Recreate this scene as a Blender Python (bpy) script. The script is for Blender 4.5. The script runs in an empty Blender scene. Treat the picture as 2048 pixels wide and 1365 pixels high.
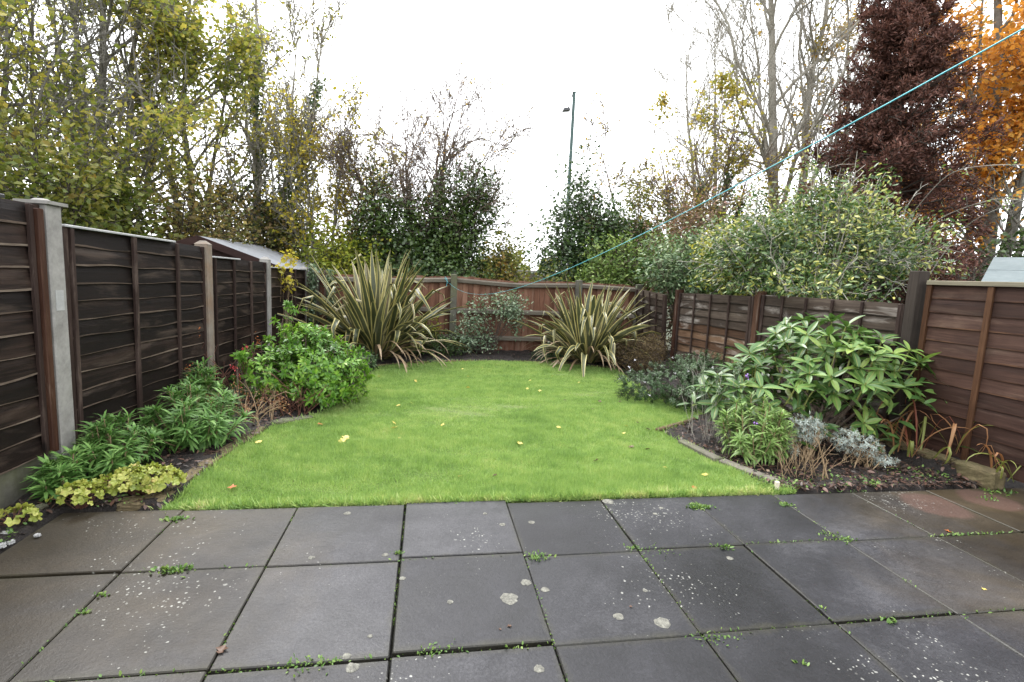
import bpy, math
import numpy as np
from mathutils import Matrix, Vector

sc = bpy.context.scene
COL = sc.collection
# ------------------------------------------------------------------ camera
F_PX, PITCH, YAW, ROLL, EYE = 1020.0, .1258, .1666, .0459, 1.368
_cp, _sp, _cy, _sy = math.cos(PITCH), math.sin(PITCH), math.cos(YAW), math.sin(YAW)
FWD = Vector((_sy * _cp, _cy * _cp, -_sp))
RT0 = Vector((_cy, -_sy, 0.0))
UP0 = RT0.cross(FWD)
RT = RT0 * math.cos(ROLL) + UP0 * math.sin(ROLL)
UPV = -RT0 * math.sin(ROLL) + UP0 * math.cos(ROLL)
cam = bpy.data.cameras.new('camera')
cam.sensor_fit = 'HORIZONTAL'
cam.sensor_width = 36.0
cam.lens = F_PX / 2048 * 36
cam.clip_start, cam.clip_end = 0.05, 3000
camo = bpy.data.objects.new('camera', cam)
COL.objects.link(camo)
camo.matrix_world = Matrix(((RT[0], UPV[0], -FWD[0], 0), (RT[1], UPV[1], -FWD[1], 0), (RT[2], UPV[2], -FWD[2], EYE), (0, 0, 0, 1)))
sc.camera = camo

# ------------------------------------------------------------------ sky, sun, exposure
SUN_EL, SUN_AZ = math.radians(52), math.radians(-25)       # azimuth from +Y towards +X
world = bpy.data.worlds.new('World')
sc.world = world
world.use_nodes = True
wn = world.node_tree
wn.nodes.clear()
w_out = wn.nodes.new('ShaderNodeOutputWorld')
w_bg = wn.nodes.new('ShaderNodeBackground')
w_sky = wn.nodes.new('ShaderNodeTexSky')
w_sky.sky_type = 'NISHITA'
w_sky.sun_disc = False
w_sky.sun_elevation = SUN_EL
w_sky.sun_rotation = SUN_AZ
w_sky.air_density, w_sky.dust_density, w_sky.ozone_density = 1.0, 6.0, 1.0
w_hsv = wn.nodes.new('ShaderNodeHueSaturation')
w_hsv.inputs['Saturation'].default_value = 0.10
w_mix = wn.nodes.new('ShaderNodeMix')
w_mix.data_type = 'RGBA'
w_mix.inputs[0].default_value = 0.7
w_mix.inputs[7].default_value = (9.5, 9.7, 10.0, 1)           # even cloud cover
wn.links.new(w_sky.outputs[0], w_hsv.inputs['Color'])
wn.links.new(w_hsv.outputs[0], w_mix.inputs[6])
wn.links.new(w_mix.outputs[2], w_bg.inputs['Color'])
w_bg.inputs['Strength'].default_value = 0.145
wn.links.new(w_bg.outputs[0], w_out.inputs[0])
sun = bpy.data.lights.new('sun', 'SUN')
sun.energy = 1.2
sun.angle = math.radians(25)
sun.color = (1.0, .97, .93)
suno = bpy.data.objects.new('sun', sun)
COL.objects.link(suno)
sd = Vector((math.sin(SUN_AZ) * math.cos(SUN_EL), math.cos(SUN_AZ) * math.cos(SUN_EL), math.sin(SUN_EL)))
suno.rotation_euler = sd.to_track_quat('Z', 'Y').to_euler()
suno.location = sd * 40
sc.view_settings.view_transform = 'Standard'
sc.view_settings.look = 'None'
sc.view_settings.gamma = 1.0
sc.view_settings.use_curve_mapping = False
sc.view_settings.exposure = 1.6
sc.render.engine = 'CYCLES'
sc.cycles.max_bounces = 6
sc.cycles.diffuse_bounces = 3
sc.cycles.transmission_bounces = 3
sc.cycles.use_denoising = True


# ------------------------------------------------------------------ helpers
def RNG(s):
    return np.random.default_rng(s)


def P(px, py, d):
    """world point seen at photo pixel (px, py), at horizontal distance d from the camera: used to survey where things stand"""
    u, v = (px - 1024) / F_PX, (py - 682.5) / F_PX
    r = FWD + RT * u - UPV * v
    r = r * (d / math.hypot(r[0], r[1]))
    return np.array([r[0], r[1], r[2] + EYE])


def G(px, d, z=0.0):
    """point on the ground below column px (at horizon height) at distance d"""
    q = P(px, 553 + (px - 1024) * .046, d)
    return np.array([q[0], q[1], z])


def norm(a):
    return a / np.maximum(np.linalg.norm(a, axis=-1, keepdims=True), 1e-9)


def props(o, label=None, cat=None, group=None, kind=None):
    if label: o['label'] = label
    if cat: o['category'] = cat
    if group: o['group'] = group
    if kind: o['kind'] = kind
    return o


def empty(name, loc=(0, 0, 0), label=None, cat=None, group=None, parent=None, kind=None, rz=0.0):
    o = bpy.data.objects.new(name, None)
    COL.objects.link(o)
    o.empty_display_size = .1
    o.location = loc
    o.rotation_euler = (0, 0, rz)
    if parent: o.parent = parent
    return props(o, label, cat, group, kind)


def link(name, me, parent=None, loc=None, kind=None):
    o = bpy.data.objects.new(name, me)
    COL.objects.link(o)
    if parent is not None: o.parent = parent
    if loc is not None: o.location = loc
    if kind: o['kind'] = kind
    return o


def mesh(name, V, F, mats, smooth=False, midx=None):
    """mesh from lists or from arrays (F an (n,3) or (n,4) int array)"""
    me = bpy.data.meshes.new(name)
    if isinstance(F, np.ndarray):
        V = np.asarray(V, np.float32)
        n, k = F.shape
        me.vertices.add(len(V))
        me.vertices.foreach_set('co', V.ravel())
        me.loops.add(n * k)
        me.loops.foreach_set('vertex_index', F.astype(np.int32).ravel())
        me.polygons.add(n)
        me.polygons.foreach_set('loop_start', np.arange(0, n * k, k, dtype=np.int32))
        me.polygons.foreach_set('loop_total', np.full(n, k, np.int32))
        if midx is not None: me.polygons.foreach_set('material_index', np.asarray(midx, np.int32))
        if smooth: me.polygons.foreach_set('use_smooth', np.ones(n, bool))
        me.update(calc_edges=True)
    else:
        me.from_pydata([tuple(map(float, v)) for v in V], [], [tuple(f) for f in F])
        if midx is not None: me.polygons.foreach_set('material_index', np.asarray(midx, np.int32))
        if smooth: me.polygons.foreach_set('use_smooth', np.ones(len(me.polygons), bool))
        me.update()
    for m in (mats if isinstance(mats, (list, tuple)) else [mats]):
        me.materials.append(m)
    return me


class MB:
    """collects solids for ONE mesh"""
    def __init__(s):
        s.v, s.f, s.m = [], [], []

    def add(s, v, f, m=0):
        b = len(s.v)
        s.v += [tuple(map(float, q)) for q in v]
        s.f += [tuple(b + i for i in q) for q in f]
        s.m += [m] * len(f)
        return s

    def box(s, lo, hi, m=0, ch=0.0):
        (x0, y0, z0), (x1, y1, z1) = lo, hi
        if ch <= 0:
            v = [(x0, y0, z0), (x1, y0, z0), (x1, y1, z0), (x0, y1, z0), (x0, y0, z1), (x1, y0, z1), (x1, y1, z1), (x0, y1, z1)]
            return s.add(v, [(3, 2, 1, 0), (4, 5, 6, 7), (0, 1, 5, 4), (1, 2, 6, 5), (2, 3, 7, 6), (3, 0, 4, 7)], m)
        c = ch
        ring = lambda a, b, cc, d, z: [(a, b + c, z), (a + c, b, z), (cc - c, b, z), (cc, b + c, z), (cc, d - c, z), (cc - c, d, z), (a + c, d, z), (a, d - c, z)]
        v = ring(x0, y0, x1, y1, z0) + ring(x0, y0, x1, y1, z1 - c)
        v += [(min(max(p[0], x0 + c), x1 - c), min(max(p[1], y0 + c), y1 - c), z1) for p in ring(x0, y0, x1, y1, z1)]
        f = [tuple(range(7, -1, -1))]
        for k in range(2):
            for i in range(8):
                j = (i + 1) % 8
                f.append((k * 8 + i, k * 8 + j, k * 8 + 8 + j, k * 8 + 8 + i))
        f.append(tuple(range(16, 24)))
        return s.add(v, f, m)

    def done(s, name, mats, parent=None, loc=None, smooth=False, kind=None):
        return link(name, mesh(name, s.v, s.f, mats, smooth, s.m), parent, loc, kind)


def tubes(Pts, Rad, k=4):
    """Pts (B,n,3), Rad (B,n) -> verts, quads of B open tubes"""
    B, n, _ = Pts.shape
    D = np.empty_like(Pts)
    D[:, 1:-1] = Pts[:, 2:] - Pts[:, :-2]
    D[:, 0] = Pts[:, 1] - Pts[:, 0]
    D[:, -1] = Pts[:, -1] - Pts[:, -2]
    D = norm(D)
    ref = np.where(np.abs(D[:, :1, 2:3]) > .8, np.array([1., 0, 0]), np.array([0, 0, 1.]))
    A = norm(np.cross(D, np.broadcast_to(ref, D.shape)))
    C = np.cross(D, A)
    th = np.arange(k) * 2 * np.pi / k
    V = Pts[:, :, None] + Rad[:, :, None, None] * (A[:, :, None] * np.cos(th)[None, None, :, None] + C[:, :, None] * np.sin(th)[None, None, :, None])
    base = (np.arange(B) * n * k)[:, None, None]
    i = np.arange(n - 1)[None, :, None] * k
    j = np.arange(k)[None, None, :]
    j2 = (j + 1) % k
    F = np.stack([base + i + j, base + i + j2, base + i + k + j2, base + i + k + j], -1).reshape(-1, 4)
    return V.reshape(-1, 3), F


def join(parts):
    vs, fs, b = [], [], 0
    for v, f in parts:
        vs.append(v); fs.append(f + b); b += len(v)
    return np.concatenate(vs), np.concatenate(fs)


T_DIAMOND = (np.array([(0, 0, 0), (.45, .5, .07), (1, 0, -.05), (.45, -.5, .07)]), np.array([(0, 2, 1), (0, 3, 2)]))
T_OVAL = (np.array([(0, 0, 0), (.3, .42, .05), (.72, .36, 0), (1, 0, -.1), (.72, -.36, 0), (.3, -.42, .05), (.5, 0, .02)]),
          np.array([(0, 6, 1), (1, 6, 2), (2, 6, 3), (3, 6, 4), (4, 6, 5), (5, 6, 0)]))
T_LANCE = (np.array([(0, .12, 0), (0, -.12, 0), (.35, .5, .04), (.35, -.5, .04), (.7, .4, -.06), (.7, -.4, -.06), (1, 0, -.26)]),
           np.array([(0, 1, 3), (0, 3, 2), (2, 3, 5), (2, 5, 4), (4, 5, 6)]))
T_MAPLE = (np.array([(0, 0, 0), (.1, .3, .02), (.3, .2, .03), (.45, .55, .05), (.6, .22, .03), (1, 0, 0), (.6, -.22, .03), (.45, -.55, .05), (.3, -.2, .03), (.1, -.3, .02), (.35, 0, -.02)]),
           np.array([(10, i, i + 1) for i in range(9)] + [(10, 9, 0)]))
T_BLADE = (np.array([(0, .5, 0), (0, -.5, 0), (1, 0, 0)]), np.array([(0, 1, 2)]))


def leaves(pos, axis, nrm, L, W, tmpl):
    tv, tf = tmpl
    axis = norm(axis)
    s = norm(np.cross(nrm, axis))
    n = np.cross(axis, s)
    L = np.broadcast_to(L, len(pos))[:, None, None]
    W = np.broadcast_to(W, len(pos))[:, None, None]
    V = pos[:, None] + L * (axis[:, None] * tv[None, :, 0:1] + n[:, None] * tv[None, :, 2:3]) + W * s[:, None] * tv[None, :, 1:2]
    m = len(tv)
    F = (np.arange(len(pos)) * m)[:, None, None] + tf[None]
    return V.reshape(-1, 3), F.reshape(-1, 3)


def vnoise(p, seed=0):
    """cheap smooth 3D value noise in about [-1,1]"""
    r = RNG(seed)
    o = np.zeros(len(p))
    for _ in range(6):
        k = r.normal(size=3); k /= np.linalg.norm(k)
        o += np.sin(p @ k * r.uniform(.8, 1.6) * 2 + r.uniform(0, 6.28))
    return o / 3


# ------------------------------------------------------------------ materials
def nodes(name):
    m = bpy.data.materials.new(name)
    m.use_nodes = True
    nt = m.node_tree
    b = nt.nodes['Principled BSDF']
    b.inputs['Specular IOR Level'].default_value = .4
    return m, nt, b


def nd(nt, t, ins=None, **attrs):
    n = nt.nodes.new(t)
    for k, v in attrs.items(): setattr(n, k, v)
    for k, v in (ins or {}).items():
        if isinstance(v, bpy.types.NodeSocket): nt.links.new(v, n.inputs[k])
        else: n.inputs[k].default_value = v
    return n


def ramp(nt, fac, stops, interp='LINEAR'):
    n = nt.nodes.new('ShaderNodeValToRGB')
    cr = n.color_ramp
    cr.interpolation = interp
    while len(cr.elements) < len(stops): cr.elements.new(.5)
    for e, (p, c) in zip(cr.elements, stops):
        e.position = p
        e.color = (*c, 1) if len(c) == 3 else c
    nt.links.new(fac, n.inputs[0])
    return n.outputs[0]


def math_(nt, op, a, b=None, c=None, clamp=False):
    n = nt.nodes.new('ShaderNodeMath')
    n.operation = op
    n.use_clamp = clamp
    for i, x in enumerate((a, b, c)):
        if x is None: continue
        if isinstance(x, bpy.types.NodeSocket): nt.links.new(x, n.inputs[i])
        else: n.inputs[i].default_value = x
    return n.outputs[0]


def mixc(nt, f, a, b, mode='MIX'):
    n = nt.nodes.new('ShaderNodeMix')
    n.data_type = 'RGBA'
    n.blend_type = mode
    for i, x in ((0, f), (6, a), (7, b)):
        if isinstance(x, bpy.types.NodeSocket): nt.links.new(x, n.inputs[i])
        elif i: n.inputs[i].default_value = (*x, 1)
        else: n.inputs[i].default_value = x
    return n.outputs[2]


def noise(nt, vec, scale, detail=4, rough=.6, dist=0.0):
    n = nd(nt, 'ShaderNodeTexNoise', {'Scale': scale, 'Detail': detail, 'Roughness': rough, 'Distortion': dist})
    if vec is not None: nt.links.new(vec, n.inputs['Vector'])
    return n.outputs[0]


def stretch(nt, sc_, rnd=True):
    """object coordinates, scaled, shifted by a random amount per object"""
    tc = nd(nt, 'ShaderNodeTexCoord')
    oi = nd(nt, 'ShaderNodeObjectInfo')
    off = math_(nt, 'MULTIPLY', oi.outputs['Random'], 57.0)
    cx = nd(nt, 'ShaderNodeCombineXYZ', {0: off, 1: off, 2: off})
    a = nd(nt, 'ShaderNodeVectorMath', {0: tc.outputs['Object'], 1: cx.outputs[0]}, operation='ADD')
    b = nd(nt, 'ShaderNodeVectorMath', {0: a.outputs[0], 1: sc_}, operation='MULTIPLY')
    return b.outputs[0], oi.outputs['Random'], a.outputs[0]


def bump(nt, b, h, strength=.3, dist=.01):
    n = nd(nt, 'ShaderNodeBump', {'Height': h, 'Strength': strength, 'Distance': dist})
    nt.links.new(n.outputs[0], b.inputs['Normal'])


def leaf_mat(name, stops, rough=.5, trans=.28, patch=.35, scale=.7, spec=.35, tint=(1.25, 1.25, .8), obj=False):
    m, nt, b = nodes(name)
    g = nd(nt, 'ShaderNodeNewGeometry')
    n = noise(nt, g.outputs['Position'], scale, 3)
    n = math_(nt, 'MULTIPLY_ADD', n, 2.2, -.6, clamp=True)
    rnd = nd(nt, 'ShaderNodeObjectInfo').outputs['Random'] if obj else g.outputs['Random Per Island']
    f = math_(nt, 'ADD', math_(nt, 'MULTIPLY', rnd, 1 - patch), math_(nt, 'MULTIPLY', n, patch))
    c = ramp(nt, f, stops)
    nt.links.new(c, b.inputs['Base Color'])
    b.inputs['Roughness'].default_value = rough
    b.inputs['Specular IOR Level'].default_value = spec
    tr = nd(nt, 'ShaderNodeBsdfTranslucent', {'Color': mixc(nt, 1.0, c, tint, 'MULTIPLY')})
    ms = nd(nt, 'ShaderNodeMixShader', {0: trans, 1: b.outputs[0], 2: tr.outputs[0]})
    nt.links.new(ms.outputs[0], nt.nodes['Material Output'].inputs[0])
    return m


def wood_mat(name, cols, grain=(2.0, 30.0, 30.0), rough=.7, patch=None, patch_scale=(1.5, 6, 6), patch_amt=.5, bstr=.5):
    """cols: dark, mid, light ; grain: object-space frequency (long axis small)"""
    m, nt, b = nodes(name)
    v, rnd, raw = stretch(nt, grain)
    n1 = noise(nt, v, 1.0, 6, .65, .4)
    fine = nd(nt, 'ShaderNodeVectorMath', {0: v, 1: (2.2, 3.4, 3.4)}, operation='MULTIPLY').outputs[0]
    n1b = noise(nt, fine, 1.0, 4, .7)
    n2 = noise(nt, raw, 2.3, 3)
    n1 = math_(nt, 'ADD', math_(nt, 'MULTIPLY', n1, .55), math_(nt, 'MULTIPLY', n1b, .45))
    f = math_(nt, 'ADD', math_(nt, 'MULTIPLY', n1, .75), math_(nt, 'MULTIPLY', n2, .35))
    f = math_(nt, 'ADD', f, math_(nt, 'MULTIPLY_ADD', rnd, .24, -.17))
    c = ramp(nt, f, [(.25, cols[0]), (.5, cols[1]), (.75, cols[2])])
    if patch is not None:
        pv = nd(nt, 'ShaderNodeVectorMath', {0: raw, 1: patch_scale}, operation='MULTIPLY')
        pn = noise(nt, pv.outputs[0], 1.0, 5, .65, .8)
        pf = math_(nt, 'MULTIPLY', math_(nt, 'MULTIPLY_ADD', pn, 5.0, -2.75, clamp=True), patch_amt)
        c = mixc(nt, pf, c, patch)
    gmin = min(grain)
    kv = nd(nt, 'ShaderNodeVectorMath', {0: raw, 1: tuple(3.2 if g_ == gmin else 7.5 for g_ in grain)}, operation='MULTIPLY').outputs[0]
    vo = nd(nt, 'ShaderNodeTexVoronoi', {'Vector': kv, 'Scale': 1.0}, feature='F1')
    sp = nd(nt, 'ShaderNodeSeparateColor', {0: vo.outputs['Color']})
    kr = math_(nt, 'MULTIPLY', math_(nt, 'SUBTRACT', sp.outputs[0], .62), .42)
    kn = math_(nt, 'MULTIPLY', math_(nt, 'SUBTRACT', kr, vo.outputs['Distance']), 14.0, clamp=True)
    c = mixc(nt, math_(nt, 'MULTIPLY', kn, .8), c, tuple(x * .45 for x in cols[0]))
    nt.links.new(c, b.inputs['Base Color'])
    b.inputs['Roughness'].default_value = rough
    b.inputs['Specular IOR Level'].default_value = .16
    bump(nt, b, n1, bstr, .006)
    return m


def rock_mat(name, cols, scale=9, rough=.85, moss=None, moss_amt=.6, bstr=.6):
    m, nt, b = nodes(name)
    v, rnd, raw = stretch(nt, (1, 1, 1))
    n1 = noise(nt, raw, scale, 8, .7)
    n2 = noise(nt, raw, scale * 7, 3, .7)
    f = math_(nt, 'ADD', math_(nt, 'MULTIPLY', n1, .7), math_(nt, 'MULTIPLY', n2, .3))
    c = ramp(nt, f, [(.3, cols[0]), (.5, cols[1]), (.7, cols[2])])
    if moss is not None:
        mn = noise(nt, raw, scale * .35, 5, .6)
        c = mixc(nt, math_(nt, 'MULTIPLY', math_(nt, 'MULTIPLY_ADD', mn, 4.0, -1.9, clamp=True), moss_amt), c, moss)
    nt.links.new(c, b.inputs['Base Color'])
    b.inputs['Roughness'].default_value = rough
    bump(nt, b, f, bstr, .01)
    return m


def plain_mat(name, col, rough=.6, metal=0.0):
    m, nt, b = nodes(name)
    v, rnd, raw = stretch(nt, (1, 1, 1))
    n = noise(nt, raw, 6, 5)
    c = ramp(nt, n, [(.3, tuple(x * .8 for x in col)), (.7, tuple(min(1, x * 1.15) for x in col))])
    nt.links.new(c, b.inputs['Base Color'])
    b.inputs['Roughness'].default_value = rough
    b.inputs['Metallic'].default_value = metal
    return m


M = {}
M['board_black'] = wood_mat('board_black', [(.0024, .0014, .0011), (.0066, .0036, .0027), (.036, .022, .0165)], (1.6, 60, 26), .6, (.085, .062, .048), (.9, 5, 5), .75)
M['board_edge'] = wood_mat('board_edge', [(.02, .014, .011), (.085, .062, .048), (.21, .17, .135)], (5, 60, 60), .8)
M['batten_dark'] = wood_mat('batten_dark', [(.010, .006, .005), (.028, .017, .014), (.06, .042, .034)], (40, 40, 2), .7, (.16, .12, .10), (9, 9, 2), .5)
M['batten_red'] = wood_mat('batten_red', [(.012, .006, .004), (.042, .018, .011), (.10, .055, .035)], (40, 40, 2), .6, (.25, .2, .16), (12, 12, 1.5), .5)
M['board_old'] = wood_mat('board_old', [(.014, .0105, .008), (.044, .032, .024), (.125, .10, .078)], (1.6, 60, 26), .75, (.36, .33, .30), (1.3, 5, 5), .75)
M['board_rust'] = wood_mat('board_rust', [(.018, .010, .0065), (.066, .035, .019), (.165, .105, .064)], (1.6, 60, 26), .75, (.40, .36, .32), (1.3, 5, 5), .6)
M['old_edge'] = wood_mat('old_edge', [(.008, .006, .005), (.02, .015, .011), (.07, .05, .04)], (5, 60, 60), .8)
M['board_brown'] = wood_mat('board_brown', [(.011, .0055, .0042), (.038, .0195, .0145), (.095, .052, .038)], (1.6, 60, 26), .6, (.18, .125, .09), (1.3, 9, 9), .3)
M['brown_edge'] = wood_mat('brown_edge', [(.015, .007, .005), (.05, .025, .017), (.17, .09, .05)], (5, 60, 60), .7)
M['batten_brown'] = wood_mat('batten_brown', [(.015, .007, .004), (.052, .024, .012), (.11, .055, .028)], (40, 40, 2), .65)
M['cap_mossy'] = wood_mat('cap_mossy', [(.05, .045, .03), (.12, .105, .075), (.2, .18, .13)], (2, 40, 40), .8)
M['post_brown'] = wood_mat('post_brown', [(.014, .011, .009), (.036, .028, .023), (.08, .064, .053)], (40, 40, 1.5), .75)
M['feather'] = wood_mat('feather', [(.05, .023, .0145), (.14, .067, .043), (.26, .155, .11)], (30, 30, 1.6), .75, (.24, .19, .15), (6, 6, 1.2), .5)
M['rail_grey'] = wood_mat('rail_grey', [(.05, .042, .032), (.115, .10, .08), (.21, .19, .155)], (2, 40, 40), .85)
M['concrete'] = rock_mat('concrete', [(.13, .123, .115), (.215, .206, .193), (.30, .29, .27)], 5, .85, (.10, .092, .065), .55, .3)
M['concrete_stained'] = rock_mat('concrete_stained', [(.10, .085, .07), (.165, .14, .115), (.23, .2, .16)], 4, .85, (.17, .08, .027), .9, .3)
M['concrete_mossy'] = rock_mat('concrete_mossy', [(.04, .038, .03), (.078, .074, .06), (.13, .125, .105)], 6, .85, (.07, .075, .03), .8, .5)
M['mortar'] = rock_mat('mortar', [(.22, .22, .215), (.28, .28, .275), (.34, .34, .33)], 9, .9)
M['edging'] = rock_mat('edging', [(.06, .054, .042), (.115, .105, .084), (.19, .175, .145)], 8, .9, (.06, .075, .022), .8, .8)
M['sandstone'] = rock_mat('sandstone', [(.04, .03, .015), (.095, .072, .036), (.18, .14, .078)], 8, .9, (.05, .055, .015), .4, .8)
M['timber_edge'] = wood_mat('timber_edge', [(.03, .021, .012), (.08, .055, .03), (.15, .11, .07)], (2, 40, 40), .85, (.06, .07, .02), (3, 8, 8), .7)
M['felt'] = rock_mat('felt', [(.20, .205, .22), (.27, .28, .30), (.34, .35, .37)], 3, .75, None, 0, .25)
M['felt_green'] = rock_mat('felt_green', [(.075, .095, .10), (.11, .135, .14), (.15, .17, .175)], 3, .75, None, 0, .25)
M['shed_brown'] = wood_mat('shed_brown', [(.016, .008, .007), (.03, .015, .013), (.05, .028, .024)], (2, 30, 30), .65)
M['cap_grey'] = plain_mat('cap_grey', (.3, .3, .3), .5)
M['cap_black'] = plain_mat('cap_black', (.02, .02, .022), .5)
M['line'] = plain_mat('line_cyan', (.08, .38, .43), .4)
M['pole_green'] = plain_mat('pole_green', (.045, .085, .08), .5)
M['lamp_grey'] = plain_mat('lamp_grey', (.03, .032, .035), .5)
M['cream'] = plain_mat('stake_cream', (.55, .5, .38), .7)
M['bark_grey'] = rock_mat('bark_grey', [(.08, .073, .062), (.165, .155, .132), (.27, .255, .225)], 6, .9)
M['bark_pale'] = rock_mat('bark_pale', [(.17, .157, .13), (.30, .28, .24), (.42, .40, .35)], 6, .9)
M['bark_dark'] = rock_mat('bark_dark', [(.022, .017, .013), (.05, .04, .032), (.09, .075, .06)], 6, .9)
M['bark_brown'] = rock_mat('bark_brown', [(.065, .046, .035), (.14, .105, .082), (.23, .18, .14)], 6, .9)
M['stem_tan'] = rock_mat('stem_tan', [(.14, .09, .045), (.25, .175, .1), (.36, .28, .18)], 20, .85)
M['stem_red'] = rock_mat('stem_red', [(.05, .018, .012), (.11, .045, .03), (.2, .1, .07)], 20, .8)
M['stem_green'] = rock_mat('stem_green', [(.10, .12, .03), (.2, .22, .06), (.3, .3, .1)], 20, .7)

M['maple'] = leaf_mat('maple_leaf', [(.0, (.09, .14, .035)), (.3, (.21, .245, .06)), (.6, (.36, .34, .085)), (.85, (.50, .39, .09)), (1, (.52, .29, .065))], .5, .5, .4, .5)
M['maple_thin'] = leaf_mat('maple_thin_leaf', [(.0, (.10, .13, .02)), (.5, (.25, .25, .035)), (1, (.42, .29, .04))], .5, .35, .4, .6)
M['olive'] = leaf_mat('olive_leaf', [(.0, (.035, .06, .012)), (.4, (.095, .125, .024)), (.75, (.20, .185, .04)), (1, (.28, .16, .045))], .55, .36, .6, .8)
M['brownbush'] = leaf_mat('brown_bush_leaf', [(.0, (.06, .055, .024)), (.4, (.13, .10, .052)), (.75, (.20, .13, .07)), (1, (.32, .26, .06))], .6, .32, .5, .9)
M['mixbush'] = leaf_mat('mixed_bush_leaf', [(.0, (.055, .075, .02)), (.35, (.14, .15, .04)), (.65, (.20, .135, .065)), (.85, (.30, .24, .06)), (1, (.40, .30, .07))], .6, .34, .35, .9)
M['limebush'] = leaf_mat('lime_leaf', [(.0, (.09, .14, .015)), (.5, (.21, .25, .03)), (1, (.38, .33, .035))], .5, .35, .45, .9)
M['ivy'] = leaf_mat('ivy_leaf', [(.0, (.016, .034, .008)), (.5, (.050, .088, .020)), (.85, (.10, .15, .034)), (1, (.24, .24, .05))], .35, .18, .4, 1.2, .5)
M['holly'] = leaf_mat('holly_leaf', [(.0, (.015, .035, .010)), (.5, (.046, .084, .025)), (.85, (.095, .15, .044)), (1, (.22, .19, .06))], .38, .18, .4, 1.2, .5)
M['yellow'] = leaf_mat('yellow_leaf', [(.0, (.20, .22, .03)), (.5, (.42, .36, .05)), (1, (.50, .36, .05))], .5, .4, .3, .7)
M['amber'] = leaf_mat('amber_leaf', [(.0, (.14, .15, .03)), (.4, (.32, .25, .045)), (1, (.5, .25, .045))], .5, .35, .4, .7)
M['fmaple'] = leaf_mat('field_maple_leaf', [(.0, (.12, .15, .035)), (.4, (.28, .26, .06)), (.75, (.42, .33, .075)), (1, (.48, .27, .06))], .5, .42, .3, .7)
M['orange'] = leaf_mat('orange_leaf', [(.0, (.30, .16, .035)), (.35, (.56, .28, .065)), (.7, (.70, .39, .085)), (1, (.72, .50, .14))], .5, .5, .4, .6, tint=(1.3, 1.15, .8))
M['conifer'] = leaf_mat('conifer_spray', [(.0, (.036, .019, .015)), (.5, (.100, .046, .036)), (.85, (.175, .085, .062)), (1, (.27, .15, .10))], .7, .12, .4, 1.0, .2, tint=(1.2, 1, .9))
M['pinkbush'] = leaf_mat('pink_bush_leaf', [(.0, (.06, .05, .02)), (.45, (.15, .11, .055)), (.75, (.25, .14, .10)), (1, (.52, .28, .26))], .55, .25, .3, .9)
M['privet'] = leaf_mat('privet_leaf', [(.0, (.045, .09, .02)), (.5, (.14, .22, .055)), (.85, (.28, .36, .10)), (1, (.42, .44, .13))], .45, .3, .4, 1.0)
M['silverbush'] = leaf_mat('silver_bush_leaf', [(.0, (.03, .07, .028)), (.4, (.09, .155, .07)), (.75, (.23, .30, .16)), (1, (.46, .50, .36))], .45, .22, .3, 1.0)
M['variegated'] = leaf_mat('variegated_leaf', [(.0, (.02, .048, .012)), (.42, (.06, .105, .024)), (.62, (.20, .23, .05)), (.82, (.46, .42, .07)), (1, (.50, .48, .22))], .42, .22, .45, 1.3, .5)
M['elaeagnus'] = leaf_mat('elaeagnus_leaf', [(.0, (.018, .045, .013)), (.4, (.052, .105, .030)), (.6, (.13, .20, .07)), (.8, (.42, .41, .10)), (1, (.58, .56, .34))], .42, .22, .4, 1.4, .5)
M['choisya'] = leaf_mat('choisya_leaf', [(.0, (.030, .085, .014)), (.4, (.085, .20, .026)), (.75, (.19, .35, .045)), (1, (.33, .44, .06))], .42, .3, .45, 2.5, .4)
M['wallflower'] = leaf_mat('wallflower_leaf', [(.0, (.036, .095, .018)), (.5, (.085, .185, .04)), (1, (.19, .32, .085))], .55, .25, .3, 2.5, .25)
M['wallflower_pale'] = leaf_mat('wallflower_pale_leaf', [(.0, (.08, .15, .035)), (.5, (.16, .26, .065)), (1, (.30, .40, .15))], .45, .25, .3, 2.5, .4)
M['heuchera'] = leaf_mat('heuchera_leaf', [(.0, (.12, .17, .028)), (.45, (.25, .29, .05)), (.8, (.38, .38, .10)), (1, (.34, .19, .075))], .5, .25, .45, 30, .35, obj=True)
M['rhodo'] = leaf_mat('rhododendron_leaf', [(.0, (.042, .096, .025)), (.5, (.092, .18, .043)), (.85, (.165, .26, .056)), (1, (.27, .34, .07))], .36, .2, .2, 6.0, .42, obj=True)
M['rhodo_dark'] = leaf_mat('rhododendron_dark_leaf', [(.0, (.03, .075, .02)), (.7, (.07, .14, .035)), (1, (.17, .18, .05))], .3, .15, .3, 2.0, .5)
M['hebe'] = leaf_mat('hebe_leaf', [(.0, (.014, .036, .010)), (.5, (.036, .076, .024)), (.9, (.085, .14, .058)), (1, (.17, .22, .13))], .5, .15, .35, 2.0, .45)
M['deadbush'] = leaf_mat('dead_bush_leaf', [(.0, (.04, .028, .014)), (.5, (.09, .062, .03)), (1, (.16, .12, .05))], .7, .15, .3, 2.0, .2)
M['silver'] = leaf_mat('curry_leaf', [(.0, (.20, .24, .20)), (.5, (.36, .41, .37)), (1, (.52, .57, .53))], .7, .12, .3, 3.0, .2, tint=(1, 1, 1))
M['greygreen'] = leaf_mat('grey_green_leaf', [(.0, (.05, .09, .05)), (.5, (.13, .19, .11)), (.9, (.26, .32, .21)), (1, (.40, .44, .33))], .4, .2, .3, 2.0, .5)
M['moss'] = leaf_mat('moss', [(.0, (.02, .035, .008)), (.5, (.045, .08, .015)), (1, (.10, .14, .03))], .8, .1, .2, 3.0, .1)
M['weed'] = leaf_mat('weed_leaf', [(.0, (.04, .09, .02)), (.5, (.09, .17, .035)), (1, (.18, .25, .06))], .5, .25, .2, 3.0, .35)
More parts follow.
